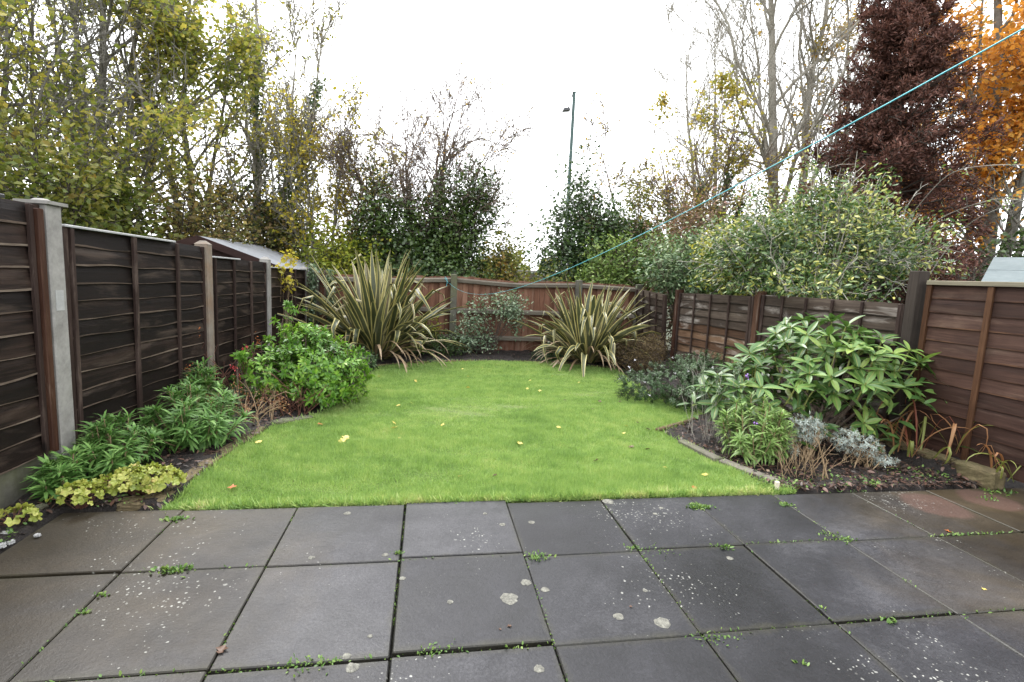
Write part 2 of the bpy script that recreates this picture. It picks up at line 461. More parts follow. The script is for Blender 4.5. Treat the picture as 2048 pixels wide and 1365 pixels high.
M['strap_green'] = leaf_mat('strap_green_leaf', [(0, (.10, .13, .03)), (1, (.24, .25, .07))], .5, .25, .3, 3)
M['strap_orange'] = leaf_mat('strap_orange_leaf', [(0, (.13, .055, .025)), (.5, (.25, .12, .055)), (1, (.38, .24, .11))], .55, .25, .3, 3, tint=(1.2, 1, .8))
M['strap_red'] = leaf_mat('strap_red_leaf', [(0, (.09, .025, .015)), (1, (.22, .07, .035))], .55, .2, .3, 3, tint=(1.2, 1, .8))
M['litter'] = leaf_mat('litter_leaf', [(0, (.012, .008, .006)), (.5, (.045, .026, .018)), (.8, (.11, .055, .04)), (.95, (.20, .13, .085)), (1, (.34, .28, .2))], .5, .05, .3, 3, .4)
M['leaf_yellow'] = leaf_mat('fallen_yellow', [(0, (.50, .36, .05)), (1, (.72, .60, .22))], .5, .2, .3, 3, tint=(1, 1, .8))
M['leaf_orange'] = leaf_mat('fallen_orange', [(0, (.32, .10, .03)), (1, (.5, .17, .05))], .5, .2, .3, 3, tint=(1, 1, .8))
M['leaf_brown'] = leaf_mat('fallen_brown', [(0, (.05, .025, .015)), (1, (.13, .065, .035))], .5, .1, .3, 3, tint=(1, 1, .8))
M['petal_white'] = plain_mat('petal_white', (.62, .6, .64), .6)
M['petal_purple'] = plain_mat('petal_purple', (.30, .16, .48), .6)
M['berry_red'] = plain_mat('berry_red', (.5, .06, .07), .4)


def phormium_mats():
    out = []
    for nm, st in (('phormium_blade', [(0, (.026, .036, .014)), (.45, (.058, .068, .032)), (.8, (.12, .125, .072)), (1, (.20, .16, .11))]),
                   ('phormium_margin', [(0, (.24, .21, .06)), (.5, (.42, .37, .14)), (1, (.56, .51, .27))]),
                   ('phormium_dry', [(0, (.17, .11, .06)), (.5, (.28, .20, .12)), (1, (.40, .31, .21))])):
        m, nt, b = nodes(nm)
        oi = nd(nt, 'ShaderNodeObjectInfo')
        tc = nd(nt, 'ShaderNodeTexCoord')
        n = noise(nt, tc.outputs['Object'], 3.5, 3)
        f = math_(nt, 'ADD', math_(nt, 'MULTIPLY', oi.outputs['Random'], .7), math_(nt, 'MULTIPLY_ADD', n, .9, -.28))
        c = ramp(nt, f, st)
        nt.links.new(c, b.inputs['Base Color'])
        b.inputs['Roughness'].default_value = .38
        tr = nd(nt, 'ShaderNodeBsdfTranslucent', {'Color': c})
        ms = nd(nt, 'ShaderNodeMixShader', {0: .15, 1: b.outputs[0], 2: tr.outputs[0]})
        nt.links.new(ms.outputs[0], nt.nodes['Material Output'].inputs[0])
        out.append(m)
    return out


M['phormium'] = phormium_mats()


def slab_mat():
    m, nt, b = nodes('paving_concrete')
    g = nd(nt, 'ShaderNodeNewGeometry')
    pos = g.outputs['Position']
    oi = nd(nt, 'ShaderNodeObjectInfo')
    n1 = noise(nt, pos, 1.7, 5, .6)
    n2 = noise(nt, pos, 75, 3, .7)
    n3 = noise(nt, pos, 7, 5, .65)
    f = math_(nt, 'ADD', math_(nt, 'MULTIPLY', n1, .45), math_(nt, 'ADD', math_(nt, 'MULTIPLY', n2, .32), math_(nt, 'MULTIPLY', n3, .25)))
    f = math_(nt, 'ADD', f, math_(nt, 'MULTIPLY_ADD', oi.outputs['Random'], .20, -.10))
    c = ramp(nt, f, [(.32, (.0060, .0060, .0072)), (.5, (.0165, .0164, .0196)), (.68, (.044, .0435, .048))])
    # brown algae, thick on the slabs at both sides
    sx = nd(nt, 'ShaderNodeSeparateXYZ', {0: pos})
    ax = math_(nt, 'ABSOLUTE', math_(nt, 'SUBTRACT', sx.outputs[0], .9))
    side = math_(nt, 'MULTIPLY_ADD', ax, .9, -1.0)
    al = math_(nt, 'ADD', math_(nt, 'MULTIPLY_ADD', noise(nt, pos, 1.3, 6, .65, .5), 2.4, -1.35), side, clamp=True)
    c = mixc(nt, math_(nt, 'MULTIPLY', al, .85), c, mixc(nt, n3, (.010, .0075, .0035), (.046, .033, .017)))
    # round red-brown stains on two of the right slabs
    for (qx, qy, qr) in ((3.33, 2.70, .21), (3.80, 2.74, .19)):
        d = nd(nt, 'ShaderNodeVectorMath', {0: pos, 1: (qx, qy, .0)}, operation='DISTANCE').outputs['Value']
        d = math_(nt, 'ADD', d, math_(nt, 'MULTIPLY_ADD', n3, .10, -.05))
        k = math_(nt, 'MULTIPLY_ADD', d, -22, qr * 22, clamp=True)
        c = mixc(nt, math_(nt, 'MULTIPLY', k, .75), c, (.055, .032, .026))
    # damp darker patches, pits, and dirt gathered along the slab edges
    st = noise(nt, pos, .85, 4, .6, .6)
    c = mixc(nt, 1.0, c, ramp(nt, st, [(.36, (.55, .55, .56)), (.52, (1, 1, 1)), (.66, (1.45, 1.43, 1.4))]), 'MULTIPLY')
    pv = nd(nt, 'ShaderNodeTexVoronoi', {'Vector': pos, 'Scale': 70.0}, feature='F1')
    psep = nd(nt, 'ShaderNodeSeparateColor', {0: pv.outputs['Color']})
    pit = math_(nt, 'MULTIPLY', math_(nt, 'SUBTRACT', math_(nt, 'MULTIPLY', math_(nt, 'SUBTRACT', psep.outputs[0], .7), .8), pv.outputs['Distance']), 10.0, clamp=True)
    c = mixc(nt, math_(nt, 'MULTIPLY', pit, .7), c, (.006, .005, .004))
    tco = nd(nt, 'ShaderNodeTexCoord')
    se_ = nd(nt, 'ShaderNodeSeparateXYZ', {0: tco.outputs['Object']})
    em = math_(nt, 'MAXIMUM', math_(nt, 'ABSOLUTE', se_.outputs[0]), math_(nt, 'ABSOLUTE', se_.outputs[1]))
    em = math_(nt, 'ADD', em, math_(nt, 'MULTIPLY_ADD', n3, .08, -.04))
    ed = math_(nt, 'MULTIPLY_ADD', em, 26.0, -7.15, clamp=True)
    c = mixc(nt, math_(nt, 'MULTIPLY', ed, .65), c, mixc(nt, n2, (.010, .009, .005), (.036, .034, .018)))
    # lichen: small pale specks, in drifts
    drift = noise(nt, pos, 1.15, 3, .55)
    warp = nd(nt, 'ShaderNodeTexNoise', {'Vector': pos, 'Scale': 45.0, 'Detail': 3.0})
    wv = nd(nt, 'ShaderNodeVectorMath', {0: warp.outputs['Color'], 1: (.016, .016, 0)}, operation='MULTIPLY')
    wp = nd(nt, 'ShaderNodeVectorMath', {0: pos, 1: wv.outputs[0]}, operation='ADD').outputs[0]
    for (s, k1, k2, cut, amt) in ((62, .60, 2.3, .60, .9), (27, .60, 1.7, .80, .85)):
        vo = nd(nt, 'ShaderNodeTexVoronoi', {'Vector': wp, 'Scale': s, 'Randomness': 1.0}, feature='F1')
        sep = nd(nt, 'ShaderNodeSeparateColor', {0: vo.outputs['Color']})
        thr = math_(nt, 'MULTIPLY', math_(nt, 'SUBTRACT', sep.outputs[0], cut), k1)
        thr = math_(nt, 'ADD', thr, math_(nt, 'MULTIPLY', math_(nt, 'SUBTRACT', drift, .53), k2))
        thr = math_(nt, 'MINIMUM', thr, .36)
        k = math_(nt, 'MULTIPLY', math_(nt, 'SUBTRACT', thr, vo.outputs['Distance']), 9.0, clamp=True)
        k = math_(nt, 'MULTIPLY', k, math_(nt, 'MULTIPLY_ADD', sep.outputs[1], .8, .2))
        c = mixc(nt, math_(nt, 'MULTIPLY', k, amt), c, (.27, .27, .245))
    gr = noise(nt, pos, 190, 2, .6)
    c = mixc(nt, .5, c, mixc(nt, 1.0, c, ramp(nt, gr, [(.3, (.35, .35, .35)), (.7, (1.9, 1.9, 1.9))]), 'MULTIPLY'))
    nt.links.new(c, b.inputs['Base Color'])
    r = ramp(nt, n1, [(.35, (.42,) * 3), (.65, (.62,) * 3)])
    nt.links.new(r, b.inputs['Roughness'])
    b.inputs['Specular IOR Level'].default_value = .30
    h = math_(nt, 'ADD', math_(nt, 'MULTIPLY', n2, .5), math_(nt, 'MULTIPLY', n3, .5))
    bump(nt, b, h, .55, .006)
    return m


M['slab'] = slab_mat()
M['lichen'] = rock_mat('lichen', [(.022, .022, .024), (.12, .117, .10), (.28, .275, .235)], 60, .95)


def soil_mat(name, cols, scale=6):
    m, nt, b = nodes(name)
    g = nd(nt, 'ShaderNodeNewGeometry')
    n1 = noise(nt, g.outputs['Position'], scale, 8, .75)
    n2 = noise(nt, g.outputs['Position'], scale * 9, 4, .7)
    f = math_(nt, 'ADD', math_(nt, 'MULTIPLY', n1, .5), math_(nt, 'MULTIPLY', n2, .5))
    nt.links.new(ramp(nt, f, [(.35, cols[0]), (.52, cols[1]), (.68, cols[2])]), b.inputs['Base Color'])
    b.inputs['Roughness'].default_value = .8
    bump(nt, b, f, .9, .03)
    return m


M['soil'] = soil_mat('soil', [(.005, .0035, .003), (.012, .0085, .007), (.04, .03, .024)])
M['joint'] = soil_mat('joint_soil', [(.006, .006, .004), (.014, .013, .009), (.035, .045, .015)], 10)
M['ground'] = soil_mat('ground', [(.02, .028, .010), (.04, .05, .018), (.07, .075, .03)], 1.2)
M['lawn'] = soil_mat('lawn_thatch', [(.05, .085, .014), (.10, .15, .028), (.18, .19, .05)], 9)


def grass_mat():
    m, nt, b = nodes('grass_blade')
    g = nd(nt, 'ShaderNodeNewGeometry')
    n = noise(nt, g.outputs['Position'], 1.6, 4, .6)
    n2 = noise(nt, g.outputs['Position'], 7, 3, .6)
    f = math_(nt, 'ADD', math_(nt, 'MULTIPLY', g.outputs['Random Per Island'], .40), math_(nt, 'ADD', math_(nt, 'MULTIPLY_ADD', n, .75, -.05), math_(nt, 'MULTIPLY_ADD', n2, .6, -.36)))
    sy = nd(nt, 'ShaderNodeSeparateXYZ', {0: g.outputs['Position']})
    f = math_(nt, 'ADD', f, math_(nt, 'MULTIPLY', math_(nt, 'MULTIPLY_ADD', sy.outputs[1], -6.0, 18.4, clamp=True), math_(nt, 'MULTIPLY_ADD', n2, 1.0, -.38, clamp=True)))
    c = ramp(nt, f, [(.14, (.11, .20, .048)), (.42, (.215, .345, .088)), (.68, (.325, .43, .135)), (.95, (.47, .45, .215))])
    nt.links.new(c, b.inputs['Base Color'])
    b.inputs['Roughness'].default_value = .45
    tr = nd(nt, 'ShaderNodeBsdfTranslucent', {'Color': mixc(nt, 1.0, c, (1.2, 1.2, .8), 'MULTIPLY')})
    ms = nd(nt, 'ShaderNodeMixShader', {0: .3, 1: b.outputs[0], 2: tr.outputs[0]})
    nt.links.new(ms.outputs[0], nt.nodes['Material Output'].inputs[0])
    return m


M['grass'] = grass_mat()

# ------------------------------------------------------------------ the setting: ground, beds, lawn, patio
me = mesh('ground', [(-600, -200, -.13), (600, -200, -.13), (600, 900, -.13), (-600, 900, -.13)], [(0, 1, 2, 3)], M['ground'])
props(link('ground', me), kind='structure')

LAWN = np.array([(-1.42, 2.945), (-1.40, 3.72), (-1.29, 4.50), (-1.10, 4.70), (-.95, 4.95), (-.78, 5.6), (-.70, 6.5), (-.70, 7.25), (-.2, 7.70), (.5, 7.92), (1.5, 7.93), (2.3, 7.78),
                 (2.9, 7.45), (2.78, 6.6), (2.75, 5.6), (3.0, 4.93), (2.16, 4.28), (2.20, 4.0), (2.38, 3.10), (2.42, 2.945)])


def in_poly(p, poly):
    x, y = p[:, 0], p[:, 1]
    c = np.zeros(len(p), bool)
    j = len(poly) - 1
    for i in range(len(poly)):
        xi, yi, xj, yj = *poly[i], *poly[j]
        c ^= ((yi > y) != (yj > y)) & (x < (xj - xi) * (y - yi) / (yj - yi + 1e-12) + xi)
        j = i
    return c


# soil: a lumpy sheet, lower under the lawn and the patio
nx, ny = 190, 210
gx, gy = np.meshgrid(np.linspace(-2.45, 5.0, nx), np.linspace(1.2, 9.3, ny), indexing='ij')
gp = np.c_[gx.ravel(), gy.ravel()]
r = RNG(3)
gz = .016 * vnoise(np.c_[gp * 6, np.zeros(len(gp))], 1) + .012 * vnoise(np.c_[gp * 17, np.zeros(len(gp))], 2) + r.normal(0, .006, len(gp)) + .012
low = in_poly(gp, LAWN) | ((gp[:, 1] < 2.955) & (gp[:, 0] > -1.93))
gz = np.where(low, -.05, gz)
gz += np.where((~low) & (gp[:, 0] > 3.9) & (gp[:, 1] > 3.1), .06, 0)
idx = np.arange(nx * ny).reshape(nx, ny)
gf = np.stack([idx[:-1, :-1], idx[1:, :-1], idx[1:, 1:], idx[:-1, 1:]], -1).reshape(-1, 4)
props(link('soil_bed', mesh('soil_bed', np.c_[gp, gz], gf, M['soil'], True)), kind='structure')
# lawn sheet with a soft edge
c0 = LAWN.mean(0)
inner = c0 + (LAWN - c0) * .985
n = len(LAWN)
lv = [(x, y, 0.0) for x, y in inner] + [(x, y, -.03) for x, y in LAWN]
lf = [tuple(range(n - 1, -1, -1))] + [(i, (i + 1) % n, n + (i + 1) % n, n + i) for i in range(n)]
props(link('lawn', mesh('lawn', lv, lf, M['lawn'])), kind='structure')


def grass():
    r = RNG(11)
    N = 900000
    # denser close to the camera
    y = 2.93 + (8.0 - 2.93) * r.random(N) ** 1.6
    x = r.uniform(-1.5, 3.1, N)
    p = np.c_[x, y]
    p = p[in_poly(p + r.normal(0, .008, p.shape), LAWN)]
    pat = vnoise(np.c_[p * 1.6, np.zeros(len(p))], 5) + .8 * vnoise(np.c_[p * 9, np.zeros(len(p))], 6)
    n = len(p)
    far = np.clip((p[:, 1] - 2.9) / 5, 0, 1)
    L = (.020 + .016 * r.random(n)) * (1 + .4 * pat) + .018 * (r.random(n) > .97)
    W = .0032 + .0042 * far
    az = r.uniform(0, 6.283, n)
    tilt = np.abs(r.normal(0, .55, n)) + .12
    ax = np.c_[np.sin(tilt) * np.cos(az), np.sin(tilt) * np.sin(az), np.cos(tilt)]
    nr = norm(np.c_[np.cos(az + 1.57 + r.normal(0, .5, n)), np.sin(az + 1.57), np.zeros(n)])
    v, f = leaves(np.c_[p, np.full(n, -.002)], ax, np.cross(ax, nr), L, W, T_BLADE)
    props(link('grass', mesh('grass', v, f, M['grass'])), 'short green lawn grass with paler yellowish patches', 'grass', kind='stuff')


grass()

# patio: concrete slabs on a dark bed
patio = empty('patio', (0, 0, 0), kind='structure')
MB().box((-1.94, -2.2, -.10), (5.4, 2.93, -.036)).done('paving_bed', M['joint'], patio)
SX0, SW = -1.300, .6
ROWS = [(2.927, 2.328), (2.328, 1.702), (1.702, 1.08), (1.08, .47), (.47, -.13), (-.13, -.73), (-.73, -1.33), (-1.33, -1.93)]
r = RNG(21)
JIT = {}
LICHEN = [(1018, 1200, .052), (1090, 1180, .026), (1237, 1235, .030), (1325, 1248, .045), (1290, 1183, .016), (900, 1207, .018), (1212, 1003, .05), (695, 1030, .028), (623, 1118, .022), (970, 1030, .018),
          (1005, 1052, .024), (770, 1112, .022), (1078, 1340, .026), (705, 1338, .032), (1322, 963 + 55, .02), (1310, 1030, .02), (1460, 1177 - 60, .024), (800, 1160, .02), (740, 1273, .014), (693, 1313, .022), (1063, 1046, .026), (1052, 1168, .032)]


def ground_px(px, py, z=0.0):
    u, v = (px - 1024) / F_PX, (py - 682.5) / F_PX
    q = FWD + RT * u - UPV * v
    t = (z - EYE) / q[2]
    return np.array([q[0] * t, q[1] * t, z])


for ri, (ya, yb) in enumerate(ROWS):
    for ci in range(-1, 11):
        xa, xb = SX0 + ci * SW, SX0 + (ci + 1) * SW
        if xb > 5.4: continue
        jx, jy, ja, jz, t1, t2 = r.normal(0, .0016), r.normal(0, .005), r.normal(0, .0018), r.normal(0, .0022), r.normal(0, .003), r.normal(0, .003)
        if (ri, ci) == (0, 2): jy += .018
        if (ri, ci) == (0, 3): jy -= .014
        if (ri, ci) == (1, 2): jy += .012
        if (ri, ci) == (1, 3): jy -= .012
        cx, cy = (xa + xb) / 2, (ya + yb) / 2
        hx, hy = (xb - xa) / 2 - .0030, (ya - yb) / 2 - .0048
        mb = MB().box((-hx, -hy, -.034), (hx, hy, 0), 0, .004)
        o = mb.done('paving_slab', M['slab'], patio, (cx + jx, cy + jy, .004 + jz))
        o.rotation_euler = (t1, t2, ja)
        JIT[(ri, ci)] = o
        for (lx, ly, lr) in LICHEN:
            lr *= .72
            q = ground_px(lx, ly)
            if xa < q[0] < xb and yb < q[1] < ya:
                th = np.linspace(0, 2 * np.pi, 22, endpoint=False)
                rr = lr * (1 + .07 * np.sin(3 * th + lx) + .05 * np.sin(7 * th + ly) + r.normal(0, .045, 22))
                pv = [(0, 0, .0035)] + [(a * np.cos(b), a * np.sin(b), .0022) for a, b in zip(rr * .8, th)] + [(a * np.cos(b), a * np.sin(b), .0002) for a, b in zip(rr, th)]
                pf = [(0, 1 + i, 1 + (i + 1) % 22) for i in range(22)] + [(1 + i, 23 + i, 23 + (i + 1) % 22, 1 + (i + 1) % 22) for i in range(22)]
                lo = link('lichen_patch', mesh('lichen_patch', pv, pf, M['lichen']), o)
                lo.location = (min(max(q[0] - cx - jx, -hx + lr), hx - lr), min(max(q[1] - cy - jy, -hy + lr), hy - lr), .0006)


def joint_weeds():
    """moss and small weeds that grow in the joints"""
    r = RNG(31)
    ps, sizes = [], []
    for k in range(46):                                     # along the cross joints
        y = [2.328, 1.702, 2.93, 2.328, 1.702][k % 5]
        x0 = r.uniform(-1.3, 3.6)
        n = r.integers(3, 16)
        s = r.uniform(.02, .12)
        ps.append(np.c_[x0 + r.normal(0, s, n), y + r.normal(0, .005, n)]); sizes.append(r.uniform(.007, .02, n))
    for k in range(34):                                     # along the long joints
        x = SX0 + SW * r.integers(0, 8)
        y0 = r.uniform(1.4, 2.93)
        n = r.integers(3, 12)
        ps.append(np.c_[x + r.normal(0, .005, n), y0 + r.normal(0, .05, n)]); sizes.append(r.uniform(.006, .015, n))
    for (px, py, n, s, big) in ((1398, 1017, 260, .035, .022), (1390, 1012, 120, .02, .02), (350, 1042, 70, .03, .03), (345, 1143, 90, .045, .028), (205, 1192, 24, .012, .02), (167, 1228, 24, .012, .02), (1425, 1283, 40, .03, .018), (1460, 1276, 22, .05, .016),
                                (880, 1302, 50, .04, .015), (1075, 1117, 60, .03, .02), (620, 1330, 40, .05, .02), (1450, 1097, 30, .015, .025), (1680, 1080, 60, .04, .02), (1780, 1248, 18, .012, .028), (1570, 1012, 60, .03, .02), (1655, 1070, 30, .03, .018),
                                (1320, 1105, 40, .05, .013), (1268, 1098, 40, .02, .016), (797, 1108, 50, .012, .015), (1600, 1330, 12, .012, .02), (1643, 1220, 10, .01, .018), (1990, 985, 60, .06, .03), (1975, 1000, 30, .03, .025)):
        q = ground_px(px, py)
        ps.append(q[:2] + r.normal(0, s, (n, 2)) * ([1, .35] if n > 65 else [1, .6])); sizes.append(r.uniform(.5, 1.1, n) * big)
    p = np.concatenate(ps); L = np.concatenate(sizes)
    n = len(p)
    az = r.uniform(0, 6.283, n); el = r.uniform(.2, 1.3, n)
    ax = np.c_[np.cos(el) * np.cos(az), np.cos(el) * np.sin(az), np.sin(el)]
    up = np.c_[r.normal(0, .3, (n, 2)), np.ones(n)]
    v, f = leaves(np.c_[p, r.uniform(-.004, .008, n)], ax, up, L, L * .55, T_OVAL)
    props(link('joint_weeds', mesh('joint_weeds', v, f, M['weed'])), 'tiny green weeds and moss growing in the patio joints', 'weeds', kind='stuff')
    # moss strips low in the joints
    q = []
    for k in range(2600):
        if r.random() < .5: q.append((r.uniform(-1.3, 3.5), r.choice([2.328, 1.702]) + r.normal(0, .003)))
        else: q.append((SX0 + SW * r.integers(0, 8) + r.normal(0, .003), r.uniform(1.2, 2.93)))
    q = np.array(q)
    q = q[vnoise(np.c_[q * 3, np.zeros(len(q))], 8) > -.1]
    n = len(q)
    az = r.uniform(0, 6.28, n)
    ax = np.c_[np.cos(az), np.sin(az), r.uniform(.1, .9, n)]
    v, f = leaves(np.c_[q, r.uniform(-.012, -.002, n)], ax, np.c_[r.normal(0, .4, (n, 2)), np.ones(n)], r.uniform(.005, .011, n), r.uniform(.004, .008, n), T_OVAL)
    props(link('moss', mesh('moss', v, f, M['moss'])), 'low moss lining the joints between the grey slabs', 'moss', kind='stuff')


joint_weeds()


# edge tufts of longer grass along the patio and along the beds, ground cover in the right bed
def tufts():
    r = RNG(41)
    n = 2600
    x = r.uniform(-1.4, 2.5, n)
    p = np.c_[x, 2.945 + np.abs(r.normal(0, .015, n))]
    e = []
    for i in range(len(LAWN) - 1):
        a, b = LAWN[i], LAWN[i + 1]
        m = int(240 * np.linalg.norm(b - a))
        t = r.random((m, 1))
        e.append(a + (b - a) * t + r.normal(0, .022, (m, 2)))
    p = np.concatenate([p] + e)
    n = len(p)
    az = r.uniform(0, 6.283, n); tl = np.abs(r.normal(0, .6, n))
    ax = np.c_[np.sin(tl) * np.cos(az), np.sin(tl) * np.sin(az), np.cos(tl)]
    v, f = leaves(np.c_[p, np.full(n, -.01)], ax, np.c_[np.cos(az + 1.6), np.sin(az + 1.6), np.full(n, .2)], r.uniform(.03, .075, n), r.uniform(.004, .007, n), T_LANCE)
    props(link('edge_grass', mesh('edge_grass', v, f, M['grass'])), 'longer grass blades along the lawn and bed edges', 'grass', kind='stuff')
    ps = []
    for (px, py, m, s) in ((1600, 980, 110, .10), (1680, 975, 60, .08), (1540, 975, 120, .08), (1740, 972, 40, .06), (1815, 955, 60, .12), (1870, 960, 60, .12), (1640, 960, 30, .1), (1740, 1000 - 25, 40, .03), (60, 1075, 60, .05), (25, 1090, 50, .05), (250, 1010, 40, .06), (180, 1045, 40, .06), (1945, 955, 70, .08), (1010, 735, 90, .15), (880, 730, 90, .2), (1110, 725, 200, .12), (800, 740, 60, .15)):
        q = ground_px(px, py)
        ps.append(q[:2] + r.normal(0, s, (m, 2)))
    p = np.concatenate(ps)
    p = p[(p[:, 1] > 2.96) | (p[:, 0] < -1.92)]
    n = len(p)
    az = r.uniform(0, 6.283, n); el = r.uniform(.1, 1.0, n)
    ax = np.c_[np.cos(el) * np.cos(az), np.cos(el) * np.sin(az), np.sin(el)]
    L = r.uniform(.010, .028, n)
    v, f = leaves(np.c_[p, r.uniform(.015, .04, n)], ax, np.c_[r.normal(0, .3, (n, 2)), np.ones(n)], L, L * .7, T_OVAL)
    props(link('ground_weeds', mesh('ground_weeds', v, f, M['weed'])), 'small green weeds scattered over the dark soil beds', 'weeds', kind='stuff')
    # leaf litter and bark bits on the soil
    n = 6500
    p = np.concatenate([np.c_[r.uniform(-2.15, 4.2, n), r.uniform(2.0, 9.0, n)], np.c_[r.uniform(2.2, 4.1, 7000), 2.96 + 2.1 * r.random(7000) ** 1.6], np.c_[r.uniform(-2.2, -1.3, 4500), r.uniform(2.2, 5.2, 4500)]])
    n = len(p)
    k = (~in_poly(p, LAWN)) & ~((p[:, 1] < 2.96) & (p[:, 0] > -1.95))
    p = p[k]
    n = len(p)
    az = r.uniform(0, 6.283, n)
    ax = np.c_[np.cos(az), np.sin(az), r.normal(0, .25, n)]
    L = .010 + .05 * r.random(n) ** 2
    z = np.where((p[:, 0] > 3.9) & (p[:, 1] > 3.1), .07, 0) + r.uniform(.01, .04, n)
    v, f = leaves(np.c_[p, z], ax, np.c_[r.normal(0, .35, (n, 2)), np.ones(n)], L, L * r.uniform(.15, .6, n), T_OVAL)
    props(link('leaf_litter', mesh('leaf_litter', v, f, M['litter'])), 'brown leaf litter and bark scraps on the soil beds', 'litter', kind='stuff')


tufts()


# ------------------------------------------------------------------ fences
def frame_matrix(p0, p1):
    p0, p1 = Vector(p0), Vector(p1)
    x = (p1 - p0).normalized()
    y = Vector((0, 0, 1)).cross(x).normalized()
    z = x.cross(y)
    return Matrix(((x[0], y[0], z[0], p0[0]), (x[1], y[1], z[1], p0[1]), (x[2], y[2], z[2], p0[2]), (0, 0, 0, 1))), (p1 - p0).length


def board_mesh(L, hb, seed, mats, th=.009, wav=.007, tiltout=.016, strip=.0085):
    r = RNG(seed)
    n = 22
    x = np.linspace(0, L, n)
    w = np.zeros(n)
    for _ in range(4):
        w += np.sin(x * r.uniform(1.5, 11) + r.uniform(0, 6)) * r.uniform(.2, 1)
    w = w * wav * .5
    st = strip * (1 + .5 * np.sin(x * r.uniform(3, 9) + r.uniform(0, 6)))
    bow = .004 * np.sin(x / L * 3.14 * r.integers(1, 3) + r.uniform(0, 3))
    rows = [(w, np.full(n, tiltout - th) + bow), (w, np.full(n, tiltout) + bow), (w + st, np.full(n, tiltout + .0005) + bow), (np.full(n, hb * .55), np.full(n, tiltout * .62) + bow + .002), (np.full(n, hb), np.full(n, th * .6)), (np.full(n, hb), np.full(n, -th * .4))]
    V = np.concatenate([np.c_[x, yy, zz] for zz, yy in rows])
    F, mi = [], []
    for k in range(6):
        k2 = (k + 1) % 6
        for i in range(n - 1):
            F.append((k * n + i, k * n + i + 1, k2 * n + i + 1, k2 * n + i)); mi.append(1 if k in (0, 1) else 0)
    F.append(tuple(k * n for k in range(6))); mi.append(1)
    F.append(tuple(k * n + n - 1 for k in range(5, -1, -1))); mi.append(1)
    return mesh('fence_board', V, F, mats, False, mi)


def overlap_panel(fence, p0, p1, h, nb, battens, mats, bm, seed, frame=.04, bw=.022, cap=None, capmat=None, capspan=(0, 1), hb=None, wav=.007, tilt=.019, label=None, pick=None, lean=0.0):
    """a waney lap panel standing from p0 to p1 (bottom corners): frame > boards and battens"""
    Mx, L = frame_matrix(p0, p1)
    if lean: Mx = Mx @ Matrix(((1, 0, lean, 0), (0, 1, 0, 0), (0, 0, 1, 0), (0, 0, 0, 1)))
    fr = MB()
    fr.box((0, -.02, 0), (frame, .034, h - .002)).box((L - frame, -.02, 0), (L, .034, h - .002))
    fr.box((frame + .001, -.028, h - .045), (L - frame - .001, -.012, h - .003)).box((frame + .001, -.028, .002), (L - frame - .001, -.012, .045))
    f = fr.done('panel_frame', bm, fence)
    f.matrix_local = Mx
    if label: f['label'] = label
    exp = h / nb
    for k in range(nb):
        mm = mats if pick is None else pick(k)
        me = board_mesh(L - 2 * frame - .004, exp + .022 if k < nb - 1 else exp, seed * 97 + k, mm, wav=wav, tiltout=tilt)
        link('fence_board', me, f, (frame + .002, 0, k * exp + .001))
    for (t, w) in battens:
        x = frame + t * (L - 2 * frame)
        MB().box((x - w / 2, tilt - .002, .004), (x + w / 2, tilt - .002 + bw, h - .006), 0, .003).done('batten', bm, f)
    if cap:
        MB().box((capspan[0] * L, -.035, h), (capspan[1] * L, .045, h + cap), 0, .004).done('capping_rail', capmat, f)
    return f


def concrete_post(fence, x, y, z0, z1, w=.105, rz=0.0, mat='concrete', label=None, patch=None, slope=.035):
    mb = MB()
    h = w / 2
    mb.box((-h, -h, z0), (h, h, z1 - slope), 0, .006)
    o = h + .002
    mb.add([(-o, -o, z1 - slope), (o, -o, z1 - slope), (o, o, z1 - slope), (-o, o, z1 - slope), (-.02, -.02, z1), (.02, -.02, z1), (.02, .02, z1), (-.02, .02, z1)],
           [(0, 1, 5, 4), (1, 2, 6, 5), (2, 3, 7, 6), (3, 0, 4, 7), (4, 5, 6, 7)])
    p = mb.done('concrete_post', M[mat], fence, (x, y, 0))
    p.rotation_euler = (0, 0, rz)
    if label: p['label'] = label
    return p


# left: tall black-stained lap panels in concrete posts, stepping down
lf_ = empty('lap_panel_fence', (-2.19, 3.42, 0), 'tall black stained lap panel fence with concrete posts, stepping down along the left flower bed', 'fence')
lf_.matrix_world = Matrix.Identity(4); lf_.location = (0, 0, 0)
BK = [M['board_black'], M['board_edge']]
LX = lambda y: -2.215 + (y - 3.4) * .030
LP = [1.30, 3.42, 5.42, 7.15, 9.02]
concrete_post(lf_, LX(3.42), 3.42, -.1, 1.69, .125, 0, 'concrete', 'pale grey concrete post with a light square patch')
MB().box((.0626, -.035, 1.045), (.0645, .033, 1.165)).done('mortar_patch', M['mortar'], lf_.children[0])
MB().box((-.085, -.085, 1.655), (.085, .085, 1.674)).done('post_cap', M['concrete'], lf_.children[0])
concrete_post(lf_, LX(5.42), 5.42, -.1, 1.575, .115, 0, 'concrete_stained', 'concrete post streaked with orange rust stain')
concrete_post(lf_, LX(7.15), 7.15, -.1, 1.475, .11, 0, 'concrete')
concrete_post(lf_, LX(9.02), 9.02, -.1, 1.37, .11, 0, 'concrete', 'grey concrete post half covered by ivy')
concrete_post(lf_, LX(1.3), 1.3, -.1, 1.72, .12)


def lpanel(y0, y1, z0, z1a, z1b, nb, bat, seed, **k):
    """y0 near, y1 far"""
    return overlap_panel(lf_, (LX(y1), y1, z0), (LX(y0), y0, z0 + (z1a - z1b) * .6), (z1a + z1b) / 2 - z0 - (z1a - z1b) * .3, nb, bat, BK, M['batten_dark'], seed, wav=.008, tilt=.026, **k)


